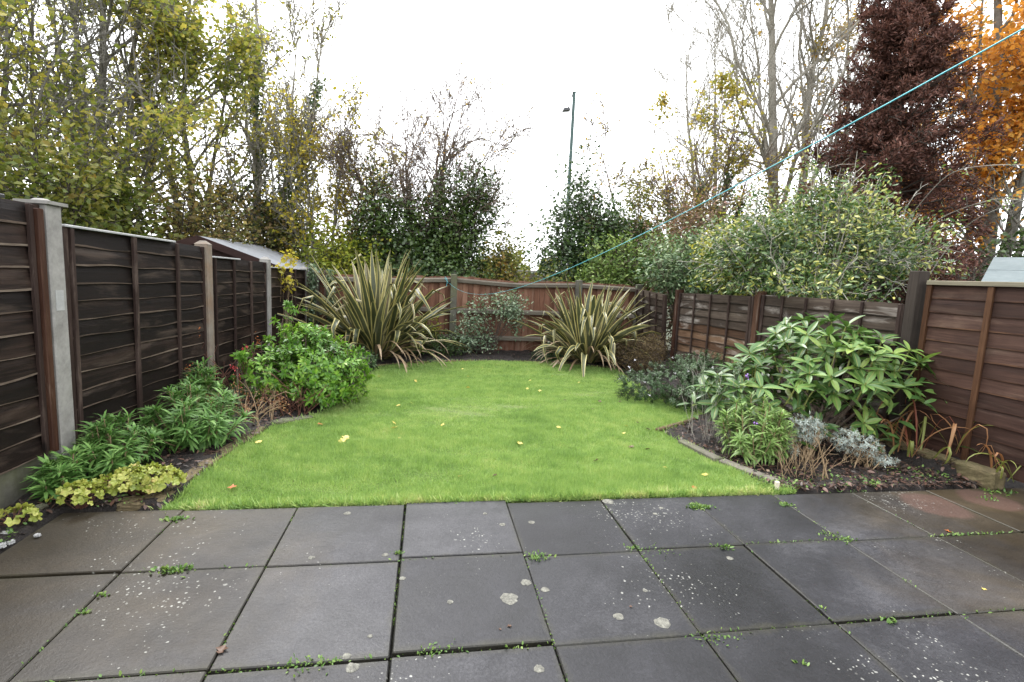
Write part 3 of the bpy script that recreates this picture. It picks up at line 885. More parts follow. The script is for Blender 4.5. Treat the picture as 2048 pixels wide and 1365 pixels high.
lpanel(1.37, 3.35, .205, 1.655, 1.65, 12, [(.018, .03), (.5, .04), (.75, .04)], 1, cap=.02, capmat=M['cap_black'], capspan=(.12, 1))
b0 = lf_.children[-1]
MB().box((.010, .036, .01), (.055, .064, 1.42), 0, .004).done('batten', M['batten_red'], b0)['label'] = 'thick red brown timber strip beside the pale concrete post'
mb = MB().box((-.028, 1.365, -.10), (.028, 3.355, .203), 0, .004)
mb.done('gravel_board', M['concrete_mossy'], lf_, (LX(2.4), 0, 0))
lpanel(3.50, 5.35, .02, 1.555, 1.505, 13, [(.27, .036), (.62, .042), (.985, .03)], 2, cap=.014, capmat=M['cap_grey'], capspan=(.30, .995))
lpanel(5.49, 7.08, .0, 1.425, 1.40, 11, [(.33, .036), (.66, .036), (.97, .028)], 3, cap=.014, capmat=M['cap_grey'], capspan=(.55, .97))
lpanel(7.22, 8.95, -.03, 1.345, 1.31, 10, [(.33, .036), (.62, .036)], 4, cap=.012, capmat=M['cap_grey'])

# right: lower lap panels on wooden posts, the last one leaning
rf = empty('low_panel_fence', (0, 0, 0), 'weathered low lap panel fence on brown wooden posts, running behind the rhododendron', 'fence')
R0, R1, R2, R3, R4 = (4.36, 1.85), (4.21, 3.80), (4.09, 5.80), (3.99, 7.70), (3.90, 9.05)
OLD = [M['board_old'], M['old_edge']]
RST = [M['board_rust'], M['old_edge']]


def wood_post(fence, x, y, z1, w, mat='post_brown', lean=(0, 0), label=None):
    mb = MB().box((-w / 2, -w / 2, -.12), (w / 2, w / 2, z1), 0, .006)
    p = mb.done('wooden_post', M[mat], fence, (x, y, 0))
    p.rotation_euler = (lean[0], lean[1], -.06)
    if label: p['label'] = label
    return p


wood_post(rf, R1[0] - .02, R1[1] + .03, 1.575, .105, label='thick dark brown post taller than the panels beside it')
wood_post(rf, R2[0], R2[1], 1.33, .10, 'batten_red')
wood_post(rf, R3[0], R3[1], 1.28, .10, 'batten_red')
wood_post(rf, R4[0], R4[1], 1.20, .09)
wood_post(rf, R0[0], R0[1] - .06, 1.5, .12)
overlap_panel(rf, (R0[0], R0[1] + .02, .06), (R1[0], R1[1] - .06, .06), 1.40, 12, [(.02, .05), (.42, .038), (.755, .042)], [M['board_brown'], M['brown_edge']], M['batten_brown'], 11, cap=.035, capmat=M['cap_mossy'], wav=.003, label='newer red brown panel with a flat mossy capping rail')
overlap_panel(rf, (R1[0] - .01, R1[1] + .11, .0), (R2[0], R2[1] - .06, .0), 1.285, 10, [(.0, .035), (.22, .03), (.42, .03), (.62, .03), (.82, .03), (1, .035)], OLD, M['batten_dark'], 12, wav=.005)
overlap_panel(rf, (R2[0], R2[1] + .06, .0), (R3[0], R3[1] - .06, -.03), 1.26, 11, [(.02, .04), (.27, .028), (.52, .028), (.76, .03), (1, .035)], OLD, M['batten_dark'], 13, wav=.006, pick=lambda k: RST if k in (3, 4, 5, 6) else OLD)
overlap_panel(rf, (R3[0] - .01, R3[1] + .30, -.02), (R4[0] + .01, R4[1] + .0, -.06), 1.19, 11, [(.0, .03), (.25, .028), (.5, .028), (.75, .028), (1, .03)], OLD, M['batten_dark'], 14, wav=.004, lean=-.19, label='greenish panel leaning over beside the strap leaved plant')
# a stone edging along the foot of the near right fence
se = empty('stone_edging', (4.1, 3.3, 0), 'low mossy sandstone edging at the foot of the red brown fence panel', 'edging')
se.location = (0, 0, 0)


def rough_block(cx, cy, cz, lx, ly, lz, rz, seed, name, mat, parent, amp=.012):
    r = RNG(seed)
    n = 8
    V, F = [], []
    key = {}
    def vid(p):
        k = tuple(np.round(p, 4))
        if k not in key:
            key[k] = len(V)
            q = np.array(p)
            e = np.abs(q * 2) ** 9
            s = (e.sum()) ** (1 / 9)
            q = q / max(s, 1e-6) * max(np.abs(q * 2).max(), .5) if s > 0 else q
            V.append(q * [lx, ly, lz] + np.array([math.sin(q[1] * 9 + seed) + math.sin(q[2] * 6), math.sin(q[0] * 11 + seed) + math.sin(q[2] * 5 + 1), math.sin(q[0] * 15 + q[1] * 12 + seed)]) * amp * .22 + r.normal(0, amp * .22, 3))
        return key[k]
    g = np.linspace(-.5, .5, n)
    for ax in range(3):
        for sgn in (-.5, .5):
            for i in range(n - 1):
                for j in range(n - 1):
                    qs = []
                    for (a, b) in ((g[i], g[j]), (g[i + 1], g[j]), (g[i + 1], g[j + 1]), (g[i], g[j + 1])):
                        p = [0, 0, 0]; p[ax] = sgn; p[(ax + 1) % 3] = a; p[(ax + 2) % 3] = b
                        qs.append(vid(p))
                    F.append(qs if sgn > 0 else qs[::-1])
    o = link(name, mesh(name, V, F, mat, False), parent, (cx, cy, cz))
    o.rotation_euler = (0, 0, rz)
    return o


for k, (x, y, l, w, h_) in enumerate(((4.08, 3.04, .30, .15, .135), (4.05, 3.35, .29, .13, .125), (4.04, 3.65, .28, .12, .12), (4.02, 3.94, .27, .12, .11), (4.0, 4.22, .27, .12, .10))):
    rough_block(x, y, h_ / 2 - .01, w, l, h_, .06, 60 + k, 'edging_stone', M['sandstone'], se)

# rear: close boarded fence, featheredge boards on three rails, concrete posts
bf = empty('close_board_fence', (0, 0, 0), 'reddish brown close boarded fence with grey rails across the end of the lawn', 'fence')
BY = lambda x: 9.08 + (x - .4) * .004
CB = -.06
BPX = [-1.86, .44, 2.70, 3.86]


def top_z(x):
    return np.interp(x, [-2.1, -.74, .44, 1.5, 2.7, 3.9], [1.26, 1.275, 1.335, 1.285, 1.33, 1.30])


r = RNG(51)
x = -2.0
k = 0
while x < 3.86:
    w = .100 + r.normal(0, .004)
    z1 = top_z(x) - .005 + r.normal(0, .006)
    mb = MB()
    t0, t1 = .016, .006
    y0 = r.normal(0, .002)
    wv = w + .018
    mb.add([(0, y0, CB), (wv, y0, CB), (wv, y0 - t1, CB), (0, y0 - t0, CB), (0, y0, z1), (wv, y0, z1), (wv, y0 - t1, z1), (0, y0 - t0, z1)],
           [(3, 2, 1, 0), (4, 5, 6, 7), (0, 1, 5, 4), (1, 2, 6, 5), (2, 3, 7, 6), (3, 0, 4, 7)])
    o = mb.done('featheredge_board', M['feather'], bf, (x, BY(x) + .03 + (k % 2) * .001, 0))
    o.rotation_euler = (0, r.normal(0, .004), .075)
    x += w
    k += 1
for a, b in zip(BPX[:-1], BPX[1:]):
    for (zf, nm) in ((lambda q: top_z(q) - .075, 'top'), (lambda q: .73 + (q > 1.2) * .0, 'mid'), (lambda q: .25, 'low')):
        n = 9
        xs = np.linspace(a + .055, b - .055, n)
        V, F = [], []
        for q in xs:
            z = zf(q)
            V += [(q, BY(q) + .008, z - .04), (q, BY(q) - .055, z - .033), (q, BY(q) - .058, z + .018), (q, BY(q) + .008, z + .042)]
        for i in range(n - 1):
            for j in range(4):
                F.append((i * 4 + j, i * 4 + (j + 1) % 4, i * 4 + 4 + (j + 1) % 4, i * 4 + 4 + j))
        F += [(0, 3, 2, 1), tuple((n - 1) * 4 + j for j in range(4))]
        link('arris_rail', mesh('arris_rail', V, F, M['rail_grey']), bf)
for q in BPX:
    concrete_post(bf, q, BY(q) - .075, -.12, float(top_z(q)) + .03, .11, 0, 'concrete_mossy', None, None, .012)

# ------------------------------------------------------------------ sheds
def shed_left():
    ya, yb = 8.75, 11.9
    ap = P(397, 476, math.hypot(3.55, ya)); xa = ap[0] * ya / ap[1]
    ap_z = EYE + (ap[2] - EYE) * 1.0
    ev = P(592, 549, 9.0); xe = ev[0] * ya / ev[1]; ez = EYE + (ev[2] - EYE) * math.hypot(xe, ya) / 9.0
    xl = xa - (xe - xa); sl = (ap_z - ez) / (xe - xa)
    s = empty('garden_shed', (xa, ya, 0), 'brown gable ended shed with pale grey felt roof behind the black fence', 'shed')
    def rel(v): return [(a - xa, b - ya, c) for a, b, c in v]
    # walls of shiplap: one mesh per gable board
    wy = ya + .07
    nb = 18
    for i in range(nb):
        z0, z1 = ap_z / nb * i, ap_z / nb * (i + 1)
        def half(z): return min(xe - xa - .10, (ap_z - .03 - z) / sl) if z > 0 else xe - xa - .1
        h0, h1 = max(half(z0), .01), max(half(z1), .005)
        v = [(-h0, .07, z0), (h0, .07, z0), (h1, .085, z1), (-h1, .085, z1), (-h0, .10, z0), (h0, .10, z0), (h1, .10, z1), (-h1, .10, z1)]
        MB().add(v, [(0, 1, 2, 3), (7, 6, 5, 4), (0, 4, 5, 1), (1, 5, 6, 2), (2, 6, 7, 3), (3, 7, 4, 0)]).done('cladding_board', M['shed_brown'], s)
    hw = xe - xa - .1
    MB().box((-hw, .11, 0), (hw, yb - ya - .05, ez - .02)).done('wall', M['shed_brown'], s)
    rf_ = []
    for sg, nm in ((1, 'roof'), (-1, 'roof')):
        d = xe - xa
        v = [(0, -.02, ap_z), (sg * d, -.02, ez), (sg * d, yb - ya, ez), (0, yb - ya, ap_z), (0, -.02, ap_z + .03), (sg * (d + .005), -.02, ez + .03), (sg * (d + .005), yb - ya, ez + .03), (0, yb - ya, ap_z + .03)]
        f = [(0, 1, 2, 3), (7, 6, 5, 4), (0, 4, 5, 1), (1, 5, 6, 2), (2, 6, 7, 3)]
        ro = MB().add(v, f).done('roof', M['felt'], s)
        b = .10
        v = [(0, -.055, ap_z + .035), (sg * d, -.055, ez + .035), (sg * d, -.055, ez - b + .035), (0, -.055, ap_z - b - .02 + .035), (0, -.024, ap_z + .035), (sg * d, -.024, ez + .035), (sg * d, -.024, ez - b + .035), (0, -.024, ap_z - b - .02 + .035)]
        MB().add(v, [(0, 1, 2, 3), (7, 6, 5, 4), (0, 4, 5, 1), (1, 5, 6, 2), (2, 6, 7, 3), (3, 7, 4, 0)]).done('barge_board', M['shed_brown'], s)
    return s


shed_left()


def shed_right():
    e0 = np.array([5.25, 4.12]); al = np.array([.57, -.82]); up = np.array([.82, .57])
    s = empty('garden_shed', (e0[0], e0[1], 0), 'grey green felt roofed shed showing above the red brown fence panel', 'shed')
    L, D, ez, rz_ = 2.3, 1.35, 1.495, 1.83
    A = lambda a, u, z: (al[0] * a + up[0] * u, al[1] * a + up[1] * u, z)
    def slab(u0, z0, u1, z1, nm, mat, t=.03, a0=-.04, a1=None):
        a1 = L if a1 is None else a1
        v = [A(a0, u0, z0), A(a1, u0, z0), A(a1, u1, z1), A(a0, u1, z1), A(a0, u0, z0 - t), A(a1, u0, z0 - t), A(a1, u1, z1 - t), A(a0, u1, z1 - t)]
        MB().add(v, [(0, 1, 2, 3), (7, 6, 5, 4), (0, 4, 5, 1), (1, 5, 6, 2), (2, 6, 7, 3), (3, 7, 4, 0)]).done(nm, mat, s)
    um, zm = D * .52, ez + (rz_ - ez) * .52
    slab(0, ez, um, zm, 'roof', M['felt_green'])
    slab(um - .03, zm + .004 - (rz_ - ez) / D * .03, D, rz_ + .004, 'roof', M['felt_green'])
    slab(D, rz_ + .004, 2 * D, ez, 'roof', M['felt_green'])
    slab(-.02, ez - .03, .0, ez - .03, 'fascia', M['cap_grey'], .08)
    v = [A(.06, .08, 0), A(L - .1, .08, 0), A(L - .1, 2 * D - .08, 0), A(.06, 2 * D - .08, 0), A(.06, .08, ez - .02), A(L - .1, .08, ez - .02), A(L - .1, 2 * D - .08, ez - .02), A(.06, 2 * D - .08, ez - .02), A(.06, D, rz_ - .04), A(L - .1, D, rz_ - .04)]
    MB().add(v, [(0, 1, 5, 4), (2, 3, 7, 6), (1, 2, 6, 9, 5), (3, 0, 4, 8, 7), (4, 5, 9, 8), (6, 7, 8, 9)]).done('wall', M['shed_brown'], s)


shed_right()

# ------------------------------------------------------------------ lamp post and washing line
lb = P(1138, 370, 20)
lp = empty('street_lamp', (lb[0], lb[1], 0), 'tall dark green lamp column with one small lantern above the bushes', 'street lamp')
tp = P(1147, 186, 20)
pts = np.array([[(0, 0, -.1), (0, 0, 3), (0, 0, 6), (.0, 0, tp[2])]], float)
v, f = tubes(pts, np.array([[.085, .072, .064, .058]]), 10)
link('pole', mesh('pole', v, f, M['pole_green'], True), lp)
MB().box((-.06, -.06, tp[2]), (.06, .06, tp[2] + .03)).done('pole_cap', M['pole_green'], lp)
lz = P(1130, 222, 20)[2]
arm = np.array([[(-.05, -.02, lz + .65), (-.12, -.03, lz + .35), (-.2, -.04, lz + .1), (-.28, -.05, lz + .05)]])
v, f = tubes(arm, np.full((1, 4), .018), 6)
link('arm', mesh('arm', v, f, M['lamp_grey'], True), lp)
MB().add([(-.42, -.14, lz - .06), (-.14, -.14, lz - .02), (-.14, .10, lz - .02), (-.42, .10, lz - .06), (-.38, -.10, lz + .05), (-.17, -.10, lz + .09), (-.17, .06, lz + .09), (-.38, .06, lz + .05)],
         [(3, 2, 1, 0), (4, 5, 6, 7), (0, 1, 5, 4), (1, 2, 6, 5), (2, 3, 7, 6), (3, 0, 4, 7)]).done('lantern', M['lamp_grey'], lp)

A_ = np.array([.301, 8.98, 1.259]); B_ = np.array([.8045, .594, 1.7473])
t = np.linspace(0, 1.45, 110)[:, None]
C_ = A_ + (B_ - A_) * t
C_[:, 2] -= 4 * .31 * (t * (1 - t))[:, 0]
v, f = tubes(C_[None], np.full((1, len(C_)), .0013), 6)
wl = empty('washing_line', (0, 0, 0), 'bright turquoise washing line sagging from the rear fence up over the lawn', 'washing line')
link('cord', mesh('cord', v, f, M['line'], True), wl)
v, f = tubes(np.array([[A_ + [-.0, .02, .0], A_ + [-.03, .01, .02], A_ + [-.015, -.01, .05], A_ + [.015, .0, .01], A_ + [.02, -.02, -.05], A_ + [.01, -.02, -.11]]]), np.full((1, 6), .005), 6)
link('knot', mesh('knot', v, f, M['line'], True), wl)


# ------------------------------------------------------------------ plants: generators
def spawn(r, Pp, Rr, nc, trng, ang, ratio, up, npts=5, wob=.18, rr=.55, tip=.3, lenfn=None):
    B, n, _ = Pp.shape
    idx = np.repeat(np.arange(B), nc)
    m = len(idx)
    t = r.uniform(trng[0], trng[1], m)
    fl = t * (n - 1); i = np.minimum(fl.astype(int), n - 2); w = (fl - i)[:, None]
    S = Pp[idx, i] * (1 - w) + Pp[idx, i + 1] * w
    D = norm(Pp[idx, i + 1] - Pp[idx, i])
    L = np.linalg.norm(np.diff(Pp, axis=1), axis=2).sum(1)[idx]
    q = r.normal(size=(m, 3)); q -= (q * D).sum(1, keepdims=True) * D; q = norm(q)
    a = r.uniform(ang[0], ang[1], m)[:, None]
    d = norm(D * np.cos(a) + q * np.sin(a) + np.array([0, 0, up]))
    ln = (L * ratio if lenfn is None else lenfn(t, S)) * r.uniform(.6, 1.25, m) * (1.15 - .6 * t if lenfn is None else 1)
    r0 = (Rr[idx, i] * (1 - w[:, 0]) + Rr[idx, i + 1] * w[:, 0]) * rr
    pts = [S]
    for k in range(npts - 1):
        d = norm(d + r.normal(0, wob, (m, 3)) + np.array([0, 0, up * .3]))
        pts.append(pts[-1] + d * (ln / (npts - 1))[:, None])
    return np.stack(pts, 1), r0[:, None] * np.linspace(1, tip, npts)[None]


def on_twigs(r, Pp, N, jit, tmin=.15):
    B, n, _ = Pp.shape
    b = r.integers(0, B, N)
    fl = r.uniform(tmin, 1, N) * (n - 1); i = np.minimum(fl.astype(int), n - 2); w = (fl - i)[:, None]
    return Pp[b, i] * (1 - w) + Pp[b, i + 1] * w + r.normal(0, jit, (N, 3)), norm(Pp[b, i + 1] - Pp[b, i])


def leaf_dirs(r, n, up=.7, hang=0.0):
    az = r.uniform(0, 6.283, n)
    el = r.normal(-hang, .5, n)
    ax = np.c_[np.cos(el) * np.cos(az), np.cos(el) * np.sin(az), np.sin(el)]
    nr = norm(r.normal(0, 1, (n, 3)) * (1 - up) + np.array([0, 0, up]))
    return ax, nr


def tree(name, label, cat, base, stems, bark, leaf=None, nleaf=0, lsize=.09, seed=0, n1=14, n2=7, n3=6, l1=2.2, r2=.5, r3=.45, ang1=(.5, 1.0), up=.12, t1=(.25, .98), tmpl=T_DIAMOND, jit=.07,
         mask=None, prof=None, n4=0, wid=.8, hang=.2, group=None, twig_r=.0045, extra=None):
    """stems: list of (top point relative to base, base radius, wander)"""
    r = RNG(seed)
    root = empty(name, tuple(base), label, cat, group)
    npt = 11
    Ps, Rs = [], []
    for (top, rad, wan) in stems:
        tt = np.linspace(0, 1, npt)[:, None]
        c = np.array(top, float)[None] * tt
        w = np.cumsum(r.normal(0, wan, (npt, 3)), 0) * [1, 1, .2]
        w -= w[:1]
        off = np.r_[r.normal(0, rad * .8, 2), 0] if len(stems) > 1 else 0
        Ps.append(c + w * np.minimum(tt * 3, 1) + off)
        Rs.append(np.maximum(rad * (1 - tt[:, 0]) ** .8, rad * .10))
    P0, R0_ = np.stack(Ps), np.stack(Rs)
    lenfn = (lambda t, S: l1 * (prof(t) if prof else (1.1 - .65 * t)))
    P1, R1_ = spawn(r, P0, R0_, n1, t1, ang1, 1, up, 7, .16, .5, .3, lenfn)
    P2, R2_ = spawn(r, P1, R1_, n2, (.2, 1), (.4, .95), r2, up * .8, 6, .2, .6, .35)
    P3, R3_ = spawn(r, P2, R2_, n3, (.15, 1), (.4, 1.0), r3, up * .6, 4, .22, .65, .4)
    R2_, R3_ = np.maximum(R2_, twig_r), np.maximum(R3_, twig_r * .8)
    v, f = join([tubes(P0, R0_, 8), tubes(P1, np.maximum(R1_, twig_r * 1.3), 5)])
    link('trunk', mesh('trunk', v, f, bark, True), root)
    tw = [tubes(P2, R2_, 3), tubes(P3, R3_, 3)]
    last = [P2, P3]
    if n4:
        P4, R4_ = spawn(r, P3, R3_, n4, (.2, 1), (.4, 1.0), .6, up * .5, 3, .2, .8, .5)
        tw.append(tubes(P4, np.maximum(R4_, twig_r * .7), 3)); last.append(P4)
    v, f = join(tw)
    link('twigs', mesh('twigs', v, f, bark), root, kind='stuff')
    if nleaf:
        k = [on_twigs(r, q, nleaf // len(last), jit) for q in last]
        p = np.concatenate([a for a, _ in k])
        if mask is not None:
            p = p[r.random(len(p)) < mask(p)]
        ax, nr = leaf_dirs(r, len(p), .55, hang)
        L = lsize * r.uniform(.6, 1.25, len(p))
        v, f = leaves(p, ax, nr, L, L * wid, tmpl)
        link('crown', mesh('crown', v, f, leaf), root, kind='stuff')
    if extra: extra(root, r, P0, R0_, P1)
    return root


def ivy_on(root, r, Pts, Rad, n, t0, t1, thick, mat, size=.07):
    """ivy leaves around a stem"""
    m = len(Pts)
    t = r.uniform(t0, t1, n)
    fl = t * (m - 1); i = np.minimum(fl.astype(int), m - 2); w = (fl - i)[:, None]
    c = Pts[i] * (1 - w) + Pts[i + 1] * w
    q = norm(r.normal(0, 1, (n, 3)) * [1, 1, .5])
    th = thick * (1.15 - .7 * (t - t0) / (t1 - t0)) * (1 + .5 * vnoise(c * 3 + q * 2, 4))
    p = c + q * (th * r.random(n) ** .4)[:, None]
    ax = norm(q * .6 + r.normal(0, .5, (n, 3)) + [0, 0, -.5])
    L = size * r.uniform(.6, 1.2, n)
    v, f = leaves(p, ax, norm(q + r.normal(0, .3, (n, 3)) + [0, 0, .4]), L, L * .85, T_DIAMOND)
    link('ivy', mesh('ivy', v, f, mat), root, kind='stuff')


def shrub(name, label, cat, base, blobs, bark, leaf, nclump, per, size, seed, spread=.16, tmpl=T_DIAMOND, wid=.5, inner=.45, up=.55, group=None, stems=26, stem_r=.010, zmin=.02, twigs=True, rosette=False, hang=.15, lump=.35, extra_twigs=0, etw_len=.4, leaf_name='foliage', clip=None):
    """blobs: (dx,dy,z, rx,ry,rz). Leaf clumps on stems that rise from the base: an uneven outline with gaps"""
    r = RNG(seed)
    root = empty(name, tuple(base), label, cat, group)
    B = np.array(blobs, float)
    wgt = (B[:, 3] * B[:, 4] + B[:, 3] * B[:, 5]) ; wgt /= wgt.sum()
    k = r.choice(len(B), nclump, p=wgt)
    u = norm(r.normal(size=(nclump, 3)))
    fr = r.uniform(inner, 1, nclump) ** .6
    fr *= 1 + lump * vnoise(u * 1.6 + B[k, :3] * 2, seed) * .6
    c = B[k, :3] + u * B[k, 3:] * fr[:, None]
    outw = norm(u / B[k, 3:] + [0, 0, up * .6])
    ok = c[:, 2] > zmin
    if clip is not None: ok &= clip(c + np.asarray(base))
    c, outw = c[ok], outw[ok]
    m = len(c)
    # stems
    pick = r.permutation(m)[:min(m, stems)]
    tt = np.linspace(0, 1, 6)[None, :, None]
    S = np.c_[r.normal(0, .05, (len(pick), 2)) + B[:, :2].mean(0) * .5, np.full(len(pick), -.03)]
    E = c[pick]
    mid = (S + E) / 2 + np.c_[(E - S)[:, :2] * -.12, np.abs(E[:, 2:] - S[:, 2:]) * .12]
    bz = (1 - tt) ** 2 * S[:, None] + 2 * tt * (1 - tt) * mid[:, None] + tt ** 2 * E[:, None] + r.normal(0, .012, (len(pick), 6, 3)) * (tt > 0)
    st = [tubes(bz, stem_r * np.linspace(1.2, .45, 6)[None] * r.uniform(.7, 1.3, (len(pick), 1)), 5)]
    if twigs:
        b0 = c - outw * spread * 1.4
        tw = np.stack([b0, (b0 + c) / 2 + r.normal(0, .02, (m, 3)), c + outw * spread * .5], 1)
        st.append(tubes(tw, np.full((m, 3), stem_r * .35), 3))
    if extra_twigs:
        kk = r.integers(0, m, extra_twigs)
        d = norm(outw[kk] + r.normal(0, .35, (extra_twigs, 3)) + [0, 0, .35])
        ln = etw_len * r.uniform(.4, 1.3, extra_twigs)[:, None]
        a = c[kk]
        tw = np.stack([a, a + d * ln * .35 + r.normal(0, .02, (extra_twigs, 3)), a + d * ln * .7 + r.normal(0, .03, (extra_twigs, 3)), a + d * ln + r.normal(0, .05, (extra_twigs, 3))], 1)
        if clip is not None: tw = tw[clip(tw[:, 3] + np.asarray(base)) & clip(tw[:, 2] + np.asarray(base)) & (tw[:, 3, 2] > 1.25)]
        extra_twigs = len(tw)
        st.append(tubes(tw, np.broadcast_to(np.array([.006, .005, .004, .003]), (extra_twigs, 4)), 3))
        tw2, rr2 = spawn(r, tw, np.full((extra_twigs, 4), .005), 5, (.2, 1), (.4, 1.0), .4, .05, 3, .2, .7, .5)
        st.append(tubes(tw2, np.maximum(rr2, .003), 3))
    v, f = join(st)
    link('stems', mesh('stems', v, f, bark), root, kind='stuff')
    n = m * per
    ci = np.repeat(np.arange(m), per)
    if rosette:
        az = r.uniform(0, 6.283, n)
        o = outw[ci]
        t1_ = norm(np.cross(o, np.array([.3, .2, 1.0]))); t2_ = np.cross(o, t1_)
        el = r.normal(.35, .3, n)[:, None]
        ax = norm((t1_ * np.cos(az)[:, None] + t2_ * np.sin(az)[:, None]) * np.cos(el) + o * np.sin(el))
        p = c[ci] - o * (r.random(n) * spread)[:, None] + r.normal(0, spread * .08, (n, 3))
        nr = norm(o + r.normal(0, .2, (n, 3)))
    else:
        p = c[ci] + r.normal(0, spread, (n, 3)) * [1, 1, .8]
        ax, nr = leaf_dirs(r, n, .5, hang)
        ax = norm(ax + outw[ci] * .6)
        nr = norm(nr + outw[ci] * .5)
    ok = p[:, 2] > zmin * .5
    if clip is not None: ok &= clip(p + np.asarray(base))
    p, ax, nr = p[ok], ax[ok], nr[ok]
    L = size * r.uniform(.6, 1.25, len(p))
    v, f = leaves(p, ax, nr, L, L * wid, tmpl)
    link(leaf_name, mesh(leaf_name, v, f, leaf), root, kind='stuff')
    return root, c


# ------------------------------------------------------------------ strap leaved plants
def strap(root, origin, az, L, W, rise, droop, seed, mats, dry=False, fold=None, name='leaf', twist=0.0):
    """one stiff sword leaf with pale margins; fold = fraction of length where it kinks over"""
    r = RNG(seed)
    n = 11
    s = np.linspace(0, 1, n)
    el = rise - droop * s ** 1.8
    if fold is not None:
        el = np.where(s > fold, el - 1.9 * np.clip((s - fold) / .10, 0, 1), el)
    ds = L / (n - 1)
    d = np.c_[np.cos(el), np.zeros(n), np.sin(el)]
    c = np.concatenate([[np.zeros(3)], np.cumsum(d[:-1] * ds, 0)])
    c[:, 1] += .05 * L * np.sin(s * 2.4 + r.uniform(0, 6)) * s
    w = W * np.minimum(1, .55 + 1.4 * s) * np.clip((1 - s) / .42, 0, 1) ** .6
    w[-1] = .0015
    nrm_ = np.c_[-np.sin(el), np.zeros(n), np.cos(el)]
    ca, sa = math.cos(az), math.sin(az)
    V = []
    for u, lift in ((-1, .16), (-.66, .10), (0, -.10), (.66, .10), (1, .16)):
        tw = twist * s
        side = np.c_[np.zeros(n), np.cos(tw), np.sin(tw)]
        q = c + side * (u * w * .5)[:, None] + nrm_ * (lift * w)[:, None]
        V.append(np.c_[q[:, 0] * ca - q[:, 1] * sa, q[:, 0] * sa + q[:, 1] * ca, q[:, 2]])
    V = np.concatenate(V)
    F, mi = [], []
    for k in range(4):
        for i in range(n - 1):
            F.append((k * n + i, k * n + i + 1, (k + 1) * n + i + 1, (k + 1) * n + i)); mi.append(1 if k in (0, 3) else 0)
    mm = [mats[2], mats[2]] if dry else [mats[0], mats[1]]
    return link(name, mesh(name, V, np.array(F), mm, True, mi), root, origin)


def phormium(base, label, n, Lr, seed, fan, bias):
    r = RNG(seed)
    root = empty('phormium', tuple(base), label, 'plant', 'phormiums at the end of the lawn')
    for i in range(n):
        a = r.uniform(0, 6.283)
        q = r.random()
        # outward lean: many upright, the outer ones low
        if q < .46: rise, droop, L = r.uniform(1.05, 1.5), r.uniform(.1, .55), r.uniform(.75, 1.0)
        elif q < .78: rise, droop, L = r.uniform(.65, 1.1), r.uniform(.3, 1.0), r.uniform(.7, 1.0)
        else: rise, droop, L = r.uniform(.45, .95), r.uniform(1.0, 2.2), r.uniform(.6, .95)
        dist = r.uniform(.02, .20)
        o = (math.cos(a) * dist + r.normal(0, .05), math.sin(a) * dist * .8, r.uniform(-.02, .04))
        f = bias if bias else 0
        strap(root, o, a + f * math.sin(a) * .2, Lr * L, r.uniform(.07, .115), rise, droop, seed * 1000 + i, M['phormium'], fold=(r.uniform(.5, .8) if r.random() < .30 else None), twist=r.normal(0, .5))
    for i in range(int(n * .36)):
        a = r.uniform(0, 6.283)
        o = (math.cos(a) * .2, math.sin(a) * .16, .05)
        strap(root, o, a, Lr * r.uniform(.45, .75), r.uniform(.025, .05), r.uniform(.2, .8), r.uniform(1.2, 2.4), seed * 2000 + i, M['phormium'], dry=True)['label'] = 'dry brown hanging leaf'
    return root


phormium((-.78, 8.05, 0), 'largest spiky phormium with long cream edged leaves in the rear left bed', 155, 1.80, 71, 0, 0)
phormium((2.62, 8.0, 0), 'smaller spiky phormium with arching cream edged leaves in the rear right bed', 135, 1.50, 72, 0, 0)


def strap_clump(base, label, n, L, seed, kinds):
    r = RNG(seed)
    root = empty('crocosmia', tuple(base), label, 'plant', 'dying strap leaved clumps by the right fence')
    for i in range(n):
        mname = kinds[i % len(kinds)]
        mt = [M[mname], M[mname], M[mname]]
        strap(root, (r.normal(0, .05), r.normal(0, .05), 0), r.uniform(0, 6.28), L * r.uniform(.75, 1.35), r.uniform(.010, .024), r.uniform(.85, 1.45), r.uniform(.8, 2.6), seed * 100 + i, mt, fold=(r.uniform(.35, .7) if r.random() < .5 else None))
    return root


strap_clump((4.02, 3.80, .08), 'dying strap leaved clump in orange and tan under the rhododendron', 8, .50, 81, ['strap_orange', 'strap_green', 'strap_orange'])
strap_clump((3.93, 3.42, .06), 'dying strap leaved clump with red brown blades in front of the sandstone edging', 12, .52, 82, ['strap_red', 'strap_orange', 'strap_orange', 'strap_green'])
strap_clump((4.22, 3.28, .14), 'dying strap leaved clump with curled orange blades against the red brown panel', 9, .48, 84, ['strap_orange', 'strap_green'])
strap_clump((4.20, 2.98, .05), 'dying strap leaved clump with green and orange blades at the patio corner', 9, .42, 83, ['strap_green', 'strap_orange'])


